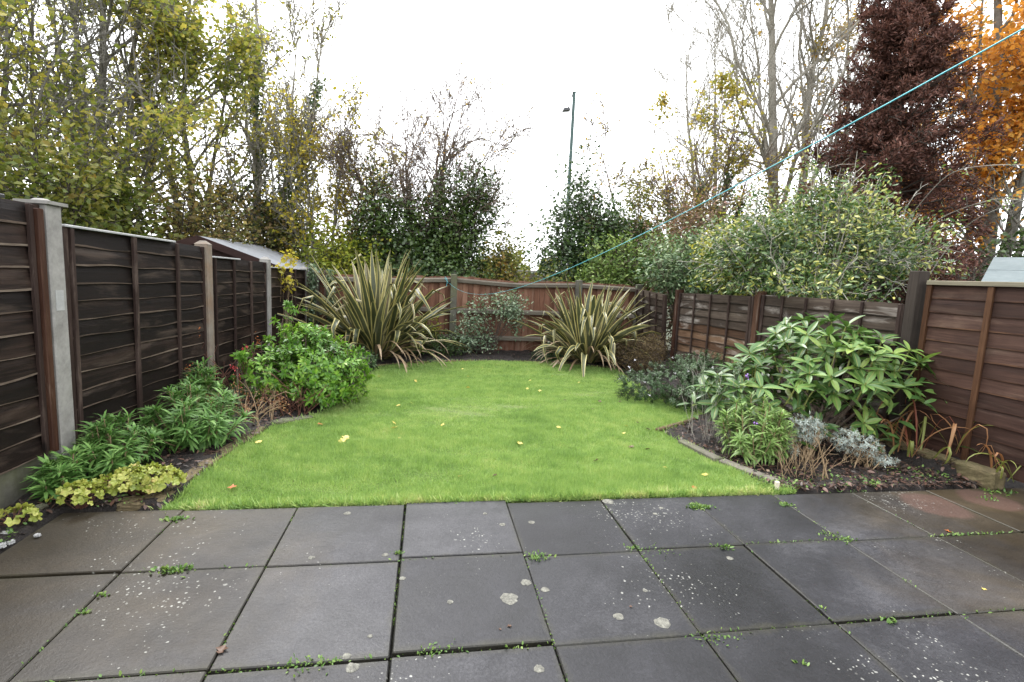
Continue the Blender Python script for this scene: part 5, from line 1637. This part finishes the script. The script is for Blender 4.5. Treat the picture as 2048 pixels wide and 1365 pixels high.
for k, (px, py, s, kd) in enumerate(spots):
    on_patio = py > 1000
    q = ground_px(px, py, .008 if on_patio else .026)
    me = FLM[kd][k % len(FLM[kd])]
    o = link('fallen_leaf', me, None, tuple(q))
    o.rotation_euler = (r.normal(0, .3), r.normal(0, .3), r.uniform(0, 6.28))
    if on_patio: o.rotation_euler = (r.normal(0, .1), r.normal(0, .1), r.uniform(0, 6.28))
    s *= .95
    o.scale = (s, s, s)
    if k == 0: props(o, 'largest pale yellow leaf on the lawn, touching another one', 'leaf', 'leaves fallen on the lawn')
    elif k == 1: props(o, 'pale yellow leaf half under the largest yellow leaf', 'leaf', 'leaves fallen on the lawn')
    elif k == 8: props(o, 'orange brown leaf near the patio at the left end of the lawn', 'leaf', 'leaves fallen on the lawn')
    elif px in NEAR and not on_patio: props(o, NEAR[px], 'leaf', 'leaves fallen on the lawn')
    elif px == 445: props(o, 'curled brown leaf caught in a patio joint', 'leaf')
    elif px == 1896: props(o, 'orange leaf in the patio joint before the stained slabs', 'leaf')
    elif px == 1018: props(o, 'dark brown crumb on a middle slab near a large lichen patch', 'leaf')
    elif on_patio: props(o, {1000: 'smaller dark crumb left of another crumb on a middle slab', 1968: 'small yellow leaf flake on the right hand slabs', 1262: 'single dark speck of leaf between two pale lichen spots'}[px], 'leaf')
    else: props(o, LAB[kd], 'leaf', LAB[kd].replace('leaf', 'leaves', 1) if kd != 'leaf_brown' else 'dark brown leaf scraps lying on the lawn')

# ------------------------------------------------------------------ shrubs hanging over the right and rear fences
def over(name, label, px, d, blobs, bark, leaf, nc, per, size, seed, **k):
    return shrub(name, label, 'shrub', G(px, d, -.05), blobs, M[bark], M[leaf], nc, per, size, seed, **k)


FX = lambda y: np.interp(y, [1.85, 3.8, 5.8, 7.7, 9.05], [4.36, 4.21, 4.09, 3.99, 3.9])
CLIP = lambda q: ((q[:, 0] > FX(q[:, 1]) + .06) & (q[:, 1] < 9.05)) | (q[:, 1] > 9.16) | (q[:, 2] > 1.30 + .15 * (q[:, 0] < FX(q[:, 1]) - .25))
over('elaeagnus', 'big silvery elaeagnus bush rising behind the low panel fence', 1628, 7.9,
     [(0, 0, 2.0, .95, .7, .60), (-.8, .3, 1.8, .65, .6, .55), (.68, -.2, 2.08, .58, .5, .36), (.0, 0, 2.22, .75, .45, .34), (-.3, -.1, 1.5, .75, .5, .32), (1.02, -.35, 1.85, .34, .35, .26), (-.62, -.85, 1.42, .55, .35, .2), (-.1, .1, 2.6, .28, .3, .36), (.45, 0, 2.35, .2, .2, .3), (-.6, .1, 2.3, .25, .25, .3)],
     'bark_pale', 'elaeagnus', 620, 30, .066, 201, spread=.11, tmpl=T_OVAL, wid=.40, inner=.35, stems=34, stem_r=.014, zmin=1.12, lump=.8, extra_twigs=110, etw_len=.5, clip=CLIP)
over('elaeagnus', 'yellow variegated elaeagnus bush behind the rust patched panel', 1500, 8.8, [(0, 0, 1.8, .6, .5, .6), (.35, 0, 2.1, .55, .45, .5), (-.5, 0, 1.95, .4, .4, .42), (-.1, -.75, 1.38, .5, .3, .2), (-.25, -.05, 1.5, .55, .45, .35), (.25, -.1, 1.45, .6, .4, .28)], 'bark_pale', 'variegated', 340, 26, .072, 202, spread=.11, tmpl=T_OVAL, wid=.5, stems=24, stem_r=.014, zmin=1.05, lump=.55, extra_twigs=30, etw_len=.35, clip=CLIP)
over('silver_shrub', 'grey green silvery shrub behind the low fence, left of the yellow variegated bush', 1385, 9.6, [(0, 0, 1.75, .7, .55, .55), (.4, 0, 1.95, .55, .5, .5), (-.6, 0, 1.85, .4, .4, .4), (-.1, -.8, 1.35, .6, .3, .2), (-.45, -.1, 1.55, .55, .45, .45), (-.1, -.25, 1.35, .6, .3, .3)], 'bark_brown', 'silverbush', 380, 24, .08, 203, spread=.12, tmpl=T_OVAL, wid=.42, stems=24, stem_r=.012, zmin=.95, lump=.55, extra_twigs=30, clip=CLIP)
over('privet', 'loose pale green privet bush overhanging the rear right fence corner', 1265, 10.9, [(0, 0, 1.7, .8, .5, .6), (.7, 0, 1.9, .65, .5, .55), (-.65, 0, 1.4, .6, .45, .42), (-.9, 0, 1.2, .25, .3, .2)], 'bark_brown', 'privet', 430, 22, .075, 204, spread=.13, tmpl=T_OVAL, wid=.5, stems=30, stem_r=.012, zmin=.8, lump=.6, extra_twigs=50, clip=CLIP)
over('bramble', 'dark tangled ground bushes under the big elaeagnus behind the fence', 1690, 8.1, [(0, 0, 1.0, .9, .6, .45), (.0, 1.1, .95, .6, .7, .42), (.5, -1.0, 1.0, .6, .6, .4), (-.2, 2.2, .9, .6, .7, .45)], 'bark_dark', 'holly', 420, 18, .06, 205, spread=.14, tmpl=T_OVAL, wid=.5, stems=50, stem_r=.008, zmin=.1, clip=CLIP)
# arching rose canes
r = RNG(211)
rc = empty('rose_canes', (5.1, 4.9, 0), 'three long bare arching rose canes over the right fence', 'plant')
for (pts_, ) in (([(1815, 440, 6.6), (1850, 395, 6.4), (1890, 352, 6.2), (1925, 337, 6.1), (1985, 330, 5.9), (2060, 330, 5.7), (2130, 345, 5.6)],), ([(1870, 440, 6.6), (1930, 415, 6.3), (1990, 397, 6.1), (2050, 401, 5.9), (2130, 425, 5.7)],), ([(1905, 480, 6.5), (1940, 445, 6.3), (1985, 422, 6.1), (2050, 400, 5.9), (2140, 385, 5.7)],)):
    c = np.array([P(a, b2, d + 1.4) for a, b2, d in pts_]) - [5.1, 4.9, 0]
    c = np.concatenate([[c[0] + [-.5, .3, -1.4]], [c[0] + [-.22, .12, -.6]], c])
    s = np.linspace(0, 1, len(c)); q = np.linspace(0, 1, 26)
    cc = np.stack([np.interp(q, s, c[:, k]) for k in range(3)], 1)
    for _ in range(2): cc[1:-1] = (cc[:-2] + cc[1:-1] * 2 + cc[2:]) / 4
    tb = [tubes(cc[None], np.full((1, 26), .005), 5)]
    e, er = spawn(r, cc[None], np.full((1, 26), .006), 9, (.4, 1), (.5, 1.0), .07, .2, 4, .2, .5, .5)
    tb.append(tubes(e, np.maximum(er, .0025), 4))
    v, f = join(tb)
    o = link('cane', mesh('cane', v, f, M['bark_grey'], True), rc)
    p, _ = on_twigs(r, e, 26, .03)
    ax, nr = leaf_dirs(r, len(p))
    v, f = leaves(p, ax, nr, .04, .022, T_OVAL)
    link('leaflets', mesh('leaflets', v, f, M['privet']), o, kind='stuff')

# ------------------------------------------------------------------ background trees and thickets
def top(px, py, d, base):
    return tuple(P(px, py, d) - base)


def densf(seed, thr=-.2, sc_=1.1, k=3.0):
    return lambda p: np.clip((vnoise(p * sc_, seed) - thr) * k, .02, 1)


b = G(215, 12.5)
tree('maple_tree', 'tall field maple with yellow green leaves and dark stems behind the black fence', 'tree', b,
     [(top(240, -260, 12.5, b), .13, .05), (top(130, -220, 12.3, b), .10, .05), (top(330, -230, 12.8, b), .09, .05), (top(55, -200, 12, b), .08, .06)], M['bark_grey'], M['maple'], 38000, .095, 301,
     n1=17, n2=7, n3=6, l1=3.9, r2=.55, up=.13, t1=(.08, .98), jit=.12, mask=densf(1, -.15, .8, 1.5), ang1=(.5, 1.1), twig_r=.006, wid=.85)
b = G(-60, 10.5)
tree('maple_tree', 'leaning bare stemmed maple with few leaves at the left end of the hedgerow', 'tree', b,
     [(top(-30, -260, 10.5, b), .10, .05), (top(-150, -200, 10.5, b), .10, .06), (top(40, -220, 10.8, b), .07, .06)], M['bark_grey'], M['maple'], 14000, .09, 302,
     n1=18, n2=8, n3=6, l1=3.0, r2=.55, up=.2, t1=(.15, .98), jit=.09, mask=densf(2, -.1, .9, 2), twig_r=.006)
b = G(400, 13.5)
tree('maple_tree', 'yellowing maple with ragged thin crown next to the ivy clad trunks', 'tree', b,
     [(top(395, -140, 13.5, b), .10, .06), (top(330, -60, 13.3, b), .08, .06), (top(430, -20, 13.6, b), .07, .06)], M['bark_grey'], M['maple'], 20000, .095, 303,
     n1=18, n2=8, n3=6, l1=2.9, r2=.55, up=.12, ang1=(.5, 1.1), t1=(.15, .98), jit=.09, mask=densf(3, -.2, .9, 2.2), twig_r=.006)


def ivy_extra(n, t0, t1, th, mat='ivy', size=.08):
    def fn(root, r, P0, R0_, P1):
        for k in range(len(P0)):
            ivy_on(root, r, P0[k], R0_[k], n // len(P0), t0, t1, th, M[mat], size)
    return fn


b = G(512, 13.0)
tree('ivy_clad_tree', 'bare tree with ivy wrapped around its tall trunk left of the thicket', 'tree', b, [(top(515, -120, 13, b), .12, .03), (top(575, 60, 13.2, b), .09, .05), (top(640, -40, 13.4, b), .06, .05)], M['bark_pale'], M['maple_thin'], 1200, .08, 304,
     n1=18, n2=8, n3=7, l1=2.4, up=.32, t1=(.25, .98), ang1=(.3, .75), jit=.1, twig_r=.007, extra=ivy_extra(6500, .02, .72, .26))
b = G(640, 12.0)
tree('young_maple', 'thin young tree with sparse yellow leaves behind the pale shed roof', 'tree', b, [(top(690, 235, 12, b), .05, .03), (top(610, 245, 12, b), .045, .03), (top(745, 330, 12, b), .035, .03), (top(570, 300, 12, b), .035, .03)], M['bark_grey'], M['yellow'], 7500, .08, 305,
     n1=13, n2=8, n3=6, l1=2.1, up=.25, t1=(.3, .98), ang1=(.3, .7), jit=.06, twig_r=.0055, mask=lambda p: np.clip(1.6 - p[:, 2] * .28, .2, 1))
# hedgerow below the trees
HG = 'hedgerow bushes behind the left fence'
def hedge(label, px, d, w, h, leaf, seed, nc=420, per=22, size=.10, bark='bark_dark', tw=60, name='hedgerow_bush', dep=.8, etw=.5, lump=.6, tmpl=T_DIAMOND, wid=.7, spread=.19, grp=HG):
    r = RNG(seed)
    bl = []
    for k in range(6):
        x = r.uniform(-.65, .65) * w
        z = h * r.uniform(.35, .80) * (1 - .3 * abs(x) / w)
        bl.append((x, r.uniform(-.4, .4) * dep, z, w * r.uniform(.3, .48), dep * .7, min(z, h * r.uniform(.2, .3))))
    bl.append((r.uniform(-.15, .15) * w, 0, h * .76, w * .36, dep * .6, h * .26))
    bl.append((0, 0, h * .3, w * .9, dep, h * .32))
    return shrub(name, label, 'bush', G(px, d, -.05), bl, M[bark], M[leaf], nc, per, size, seed, spread=spread, tmpl=tmpl, wid=wid, inner=.3, stems=40, stem_r=.016, zmin=.05, lump=lump, group=grp, extra_twigs=tw, etw_len=etw)


hedge('green leafed hedgerow bush behind the nearest black panels', 60, 9.2, 1.7, 3.0, 'olive', 311, 520, 24, size=.085)
hedge('brownish hedgerow bush above the black panel next to the pale post', 215, 10.2, 1.3, 3.0, 'olive', 312, 460, 22)
hedge('olive and red brown hedgerow bush left of the shed ridge', 330, 11.0, 1.3, 3.1, 'mixbush', 313, 420, 18, size=.085)
hedge('brown twiggy hedgerow bush over the shed roof', 465, 12.6, 1.5, 3.8, 'mixbush', 314, 460, 17, size=.085, tw=150)
hedge('dark ivy covered hedgerow bush behind the shed roof', 540, 13.4, 1.1, 3.2, 'olive', 315, 380, 20)
hedge('bright lime yellow bush behind the large phormium', 655, 11.2, 1.15, 2.35, 'limebush', 316, 360, 18, size=.085, tw=50)
hedge('yellowing twiggy bush between lime bush and ivy thicket', 735, 12.0, .8, 3.1, 'mixbush', 317, 260, 14, tw=90)
TG = 'ivy smothered thicket behind the rear fence'
hedge('dark ivy mound at the left of the thicket, with a spreading twiggy top', 750, 11.4, .95, 3.35, 'ivy', 321, 430, 24, size=.085, tw=50, name='ivy_thicket', grp=TG)
hedge('tallest dark ivy mound of the thicket, right beneath the bare twigs', 930, 11.6, 1.05, 3.85, 'ivy', 322, 560, 24, size=.085, tw=70, name='ivy_thicket', grp=TG)
hedge('gappy ivy mound in the middle of the thicket with a dead brown nest of twigs', 835, 11.9, .85, 3.3, 'holly', 323, 380, 22, size=.085, tw=60, name='ivy_thicket', grp=TG)
hedge('low leafy right end of the ivy thicket with some yellow leaves', 1010, 11.3, .6, 2.4, 'olive', 324, 240, 20, size=.08, tw=40, name='ivy_thicket', grp=TG)
hedge('low evergreen undergrowth directly behind the rear fence', 880, 10.6, 2.0, 1.75, 'holly', 325, 420, 20, size=.08, tw=10, name='ivy_thicket', grp=TG, dep=.5)
b = G(850, 12.0)
tree('hawthorn_tree', 'bare hawthorn with fine dark twigs rising out of the ivy thicket', 'tree', b, [(top(895, 175, 12, b), .08, .05), (top(800, 250, 12, b), .06, .05), (top(985, 285, 12, b), .06, .06), (top(720, 300, 12, b), .05, .06)], M['bark_brown'], M['amber'], 900, .05, 331,
     n1=20, n2=9, n3=6, l1=2.4, r2=.6, r3=.6, up=.08, t1=(.35, .98), ang1=(.35, .95), jit=.05, twig_r=.0055, extra=ivy_extra(3000, .1, .72, .2))
hedge('dark evergreen bush below the street lamp, twiggy brown towards its right', 1165, 11.8, 1.15, 4.0, 'holly', 341, 720, 24, size=.085, tw=30, name='evergreen_bush', grp=None)
hedge('brown twiggy bush leaning on the dark evergreen below the lamp', 1262, 12.4, .85, 3.9, 'olive', 342, 300, 18, size=.08, tw=120, name='twiggy_bush', grp=None, bark='bark_brown')
hedge('leafy green scrub in the gap right of the thicket behind the rear fence', 1110, 10.8, 1.1, 1.55, 'olive', 343, 300, 20, size=.08, tw=20, name='low_scrub', grp=None, dep=.5)
hedge('reddish bush with pink berries above the silvery shrub', 1375, 11.0, 1.2, 3.4, 'pinkbush', 344, 640, 22, size=.06, tw=110, name='berry_bush', grp=None, bark='bark_brown', spread=.15)
hedge('dim brown bush right behind the variegated elaeagnus', 1560, 11.8, 1.4, 3.2, 'mixbush', 345, 420, 20, size=.08, tw=120, name='twiggy_bush', grp=None)
b = G(1420, 13.2)
tree('field_maple', 'small ivy stemmed tree with thinning yellow green leaves right of the lamp', 'tree', b, [(top(1330, 250, 13, b), .06, .06), (top(1460, 215, 13.2, b), .08, .05), (top(1400, 230, 13.4, b), .06, .05), (top(1530, 290, 13.2, b), .05, .06)], M['bark_brown'], M['fmaple'], 11000, .085, 351,
     n1=14, n2=7, n3=6, l1=2.4, up=.10, t1=(.25, .98), jit=.08, twig_r=.005, mask=densf(6, -.55, 1.0, 1.0), extra=ivy_extra(4200, .1, .72, .18))
b = G(1330, 12.6)
tree('sapling', 'leaning leafless sapling whose long twigs reach towards the lamp post', 'tree', b, [(top(1185, 248, 12.4, b), .05, .04), (top(1290, 350, 12.6, b), .04, .04)], M['bark_brown'], M['amber'], 500, .07, 352, n1=14, n2=7, n3=6, l1=1.7, up=.12, t1=(.3, .98), jit=.06, twig_r=.0065)
b = G(1425, 15.5)
tree('birch_tree', 'slender leafless tree with fine upright twigs behind the yellowing field maple', 'tree', b, [(top(1375, 55, 15.5, b), .08, .04), (top(1420, 40, 15.6, b), .08, .04)], M['bark_pale'], None, 0, .1, 353, n1=17, n2=9, n3=8, l1=3.3, r2=.55, up=.2, t1=(.25, .98), ang1=(.35, .8), twig_r=.006)
b = G(1572, 14.5)
tree('ash_tree', 'tall leafless ash with pale grey forked trunk left of the dark conifer', 'tree', b, [(top(1540, -330, 14.5, b), .15, .05), (top(1660, -250, 14.6, b), .13, .06), (top(1470, -120, 14.4, b), .07, .06)], M['bark_pale'], M['amber'], 5200, .09, 354,
     n1=20, n2=9, n3=8, l1=4.4, r2=.55, up=.17, t1=(.2, .98), ang1=(.4, .9), jit=.1, twig_r=.006, mask=lambda p: np.clip((vnoise(p * .6, 9) - .25) * 3, .02, 1))
b = G(1690, 15.5)
tree('oak_tree', 'thin tree with scattered orange brown leaves between ash and conifer', 'tree', b, [(top(1680, -30, 15.5, b), .10, .06), (top(1740, 60, 15.5, b), .09, .06)], M['bark_grey'], M['amber'], 12000, .10, 355, n1=15, n2=8, n3=6, l1=3.3, r2=.55, up=.12, t1=(.2, .98), jit=.1, twig_r=.007, mask=densf(12, .0, .8, 2))


def conifer():
    r = RNG(361)
    d = 11.0
    b = G(1745, d)
    H = P(1745, -330, d)[2]
    root = empty('conifer', tuple(b), 'tall dark red brown conifer towering over the right fence', 'tree')
    npt = 12
    tr = np.c_[np.cumsum(r.normal(0, .015, (npt, 2)), 0), np.linspace(-.1, H, npt)]
    v, f = tubes(tr[None], np.linspace(.2, .02, npt)[None], 8)
    link('trunk', mesh('trunk', v, f, M['bark_dark'], True), root)
    nb = 380
    t = np.sort(r.uniform(.04, .99, nb))
    z = t * H
    S = np.stack([np.interp(z, tr[:, 2], tr[:, 0]), np.interp(z, tr[:, 2], tr[:, 1]), z], 1)
    az = r.uniform(0, 6.283, nb)
    # widest a little above the fence, narrowing upwards
    R = np.interp(z, [0, 1.2, 2.6, 4.2, 5.8, 7.3, H], [1.15, 1.30, 1.32, 1.0, .66, .38, .12]) * r.uniform(.5, 1.12, nb)
    s = np.linspace(0, 1, 7)[None, :, None]
    out = np.c_[np.cos(az), np.sin(az), np.zeros(nb)][:, None]
    rise = r.uniform(.15, .55, nb)[:, None, None]
    Bp = S[:, None] + out * (R[:, None, None] * s) + np.array([0, 0, 1.]) * (R[:, None, None] * (rise * s - .12 * s ** 2)) + r.normal(0, .02, (nb, 7, 3)) * s
    v, f = tubes(Bp, .022 * (1 - .8 * s[:, :, 0]) * np.ones((nb, 1)), 4)
    link('branches', mesh('branches', v, f, M['bark_dark']), root, kind='stuff')
    T, TR = spawn(r, Bp, np.full((nb, 7), .01), 12, (.2, 1), (.35, .9), .34, .02, 5, .2, .6, .4)
    v, f = tubes(T, np.full(T.shape[:2], .005), 3)
    link('twigs', mesh('twigs', v, f, M['bark_dark']), root, kind='stuff')
    p, D = on_twigs(r, T, 130000, .035, .05)
    keep = vnoise(p * 2.2, 17) > -.75
    p, D = p[keep], D[keep]
    n = len(p)
    ax = norm(D * .7 + r.normal(0, .55, (n, 3)) + [0, 0, .1])
    nr = norm(r.normal(0, 1, (n, 3)) + [0, 0, .6])
    L = r.uniform(.045, .115, n)
    v, f = leaves(p, ax, nr, L, L * .28, T_DIAMOND)
    link('crown', mesh('crown', v, f, M['conifer']), root, kind='stuff')


conifer()
b = G(1985, 14.0)
tree('beech_tree', 'bright orange autumn tree at the right behind the dark conifer', 'tree', b, [(top(2030, -330, 14, b), .16, .05), (top(2170, -250, 14, b), .13, .06), (top(1960, -150, 14.2, b), .08, .05), (top(2100, 40, 13.8, b), .08, .05)], M['bark_grey'], M['orange'], 66000, .10, 371,
     n1=18, n2=8, n3=6, l1=2.7, up=.12, t1=(.2, .98), jit=.1, twig_r=.0065, mask=densf(21, -.5, .9, 1.6))
hedge('dark evergreen hedge in the shade under the orange tree', 2030, 12.5, 2.0, 2.7, 'holly', 372, 420, 22, size=.09, tw=10, name='evergreen_hedge', grp=None)
hedge('russet leaved low bush at the conifer foot beside the felt roofed shed', 1925, 9.6, .55, 2.0, 'conifer', 373, 260, 30, size=.06, tw=20, name='russet_bush', grp=None, wid=.35, spread=.1, bark='bark_dark')

# a bit of pale wall far behind the gap in the bushes
bw = empty('garden_wall', (1.9, 16.5, 0), 'pale brick garden wall glimpsed through the gap behind the rear fence', 'wall')
q = P(1050, 548, 16.5)
bw.location = (q[0], q[1], 0)
r = RNG(381)
me = MB()
bm_ = mesh('brick', *(lambda mb: (mb.v, mb.f))(MB().box((-.107, -.05, -.032), (.107, .05, .032), 0, .004)), M['concrete_stained'])
for row in range(20):
    for c in range(12):
        o = link('brick', bm_, bw, ((c - 6) * .226 + (row % 2) * .113, r.normal(0, .002), .04 + row * .075))
MB().box((-1.45, -.04, 0), (1.45, .04, 1.5)).done('mortar_core', M['mortar'], bw)
MB().box((-1.5, -.09, 1.52), (1.5, .09, 1.58), 0, .01).done('coping', M['concrete'], bw)


def far_wood():
    r = RNG(391)
    n = 26000
    a = r.uniform(-1.15, 1.45, n)
    d = r.uniform(42, 60, n)
    hmax = 2.6 + 1.3 * vnoise(np.c_[a * 9, np.zeros(n), np.zeros(n)], 31) + .8 * vnoise(np.c_[a * 40, np.zeros(n), np.zeros(n)], 32)
    z = r.random(n) * np.maximum(hmax, 1.2)
    p = np.c_[np.sin(a) * d, np.cos(a) * d, z]
    ax, nr = leaf_dirs(r, n, .4)
    L = r.uniform(.35, .8, n)
    v, f = leaves(p, ax, nr, L, L * .8, T_DIAMOND)
    props(link('far_wood', mesh('far_wood', v, f, M['olive'])), 'low line of far off scrub seen through gaps in the hedgerow', 'scrub', kind='stuff')


far_wood()
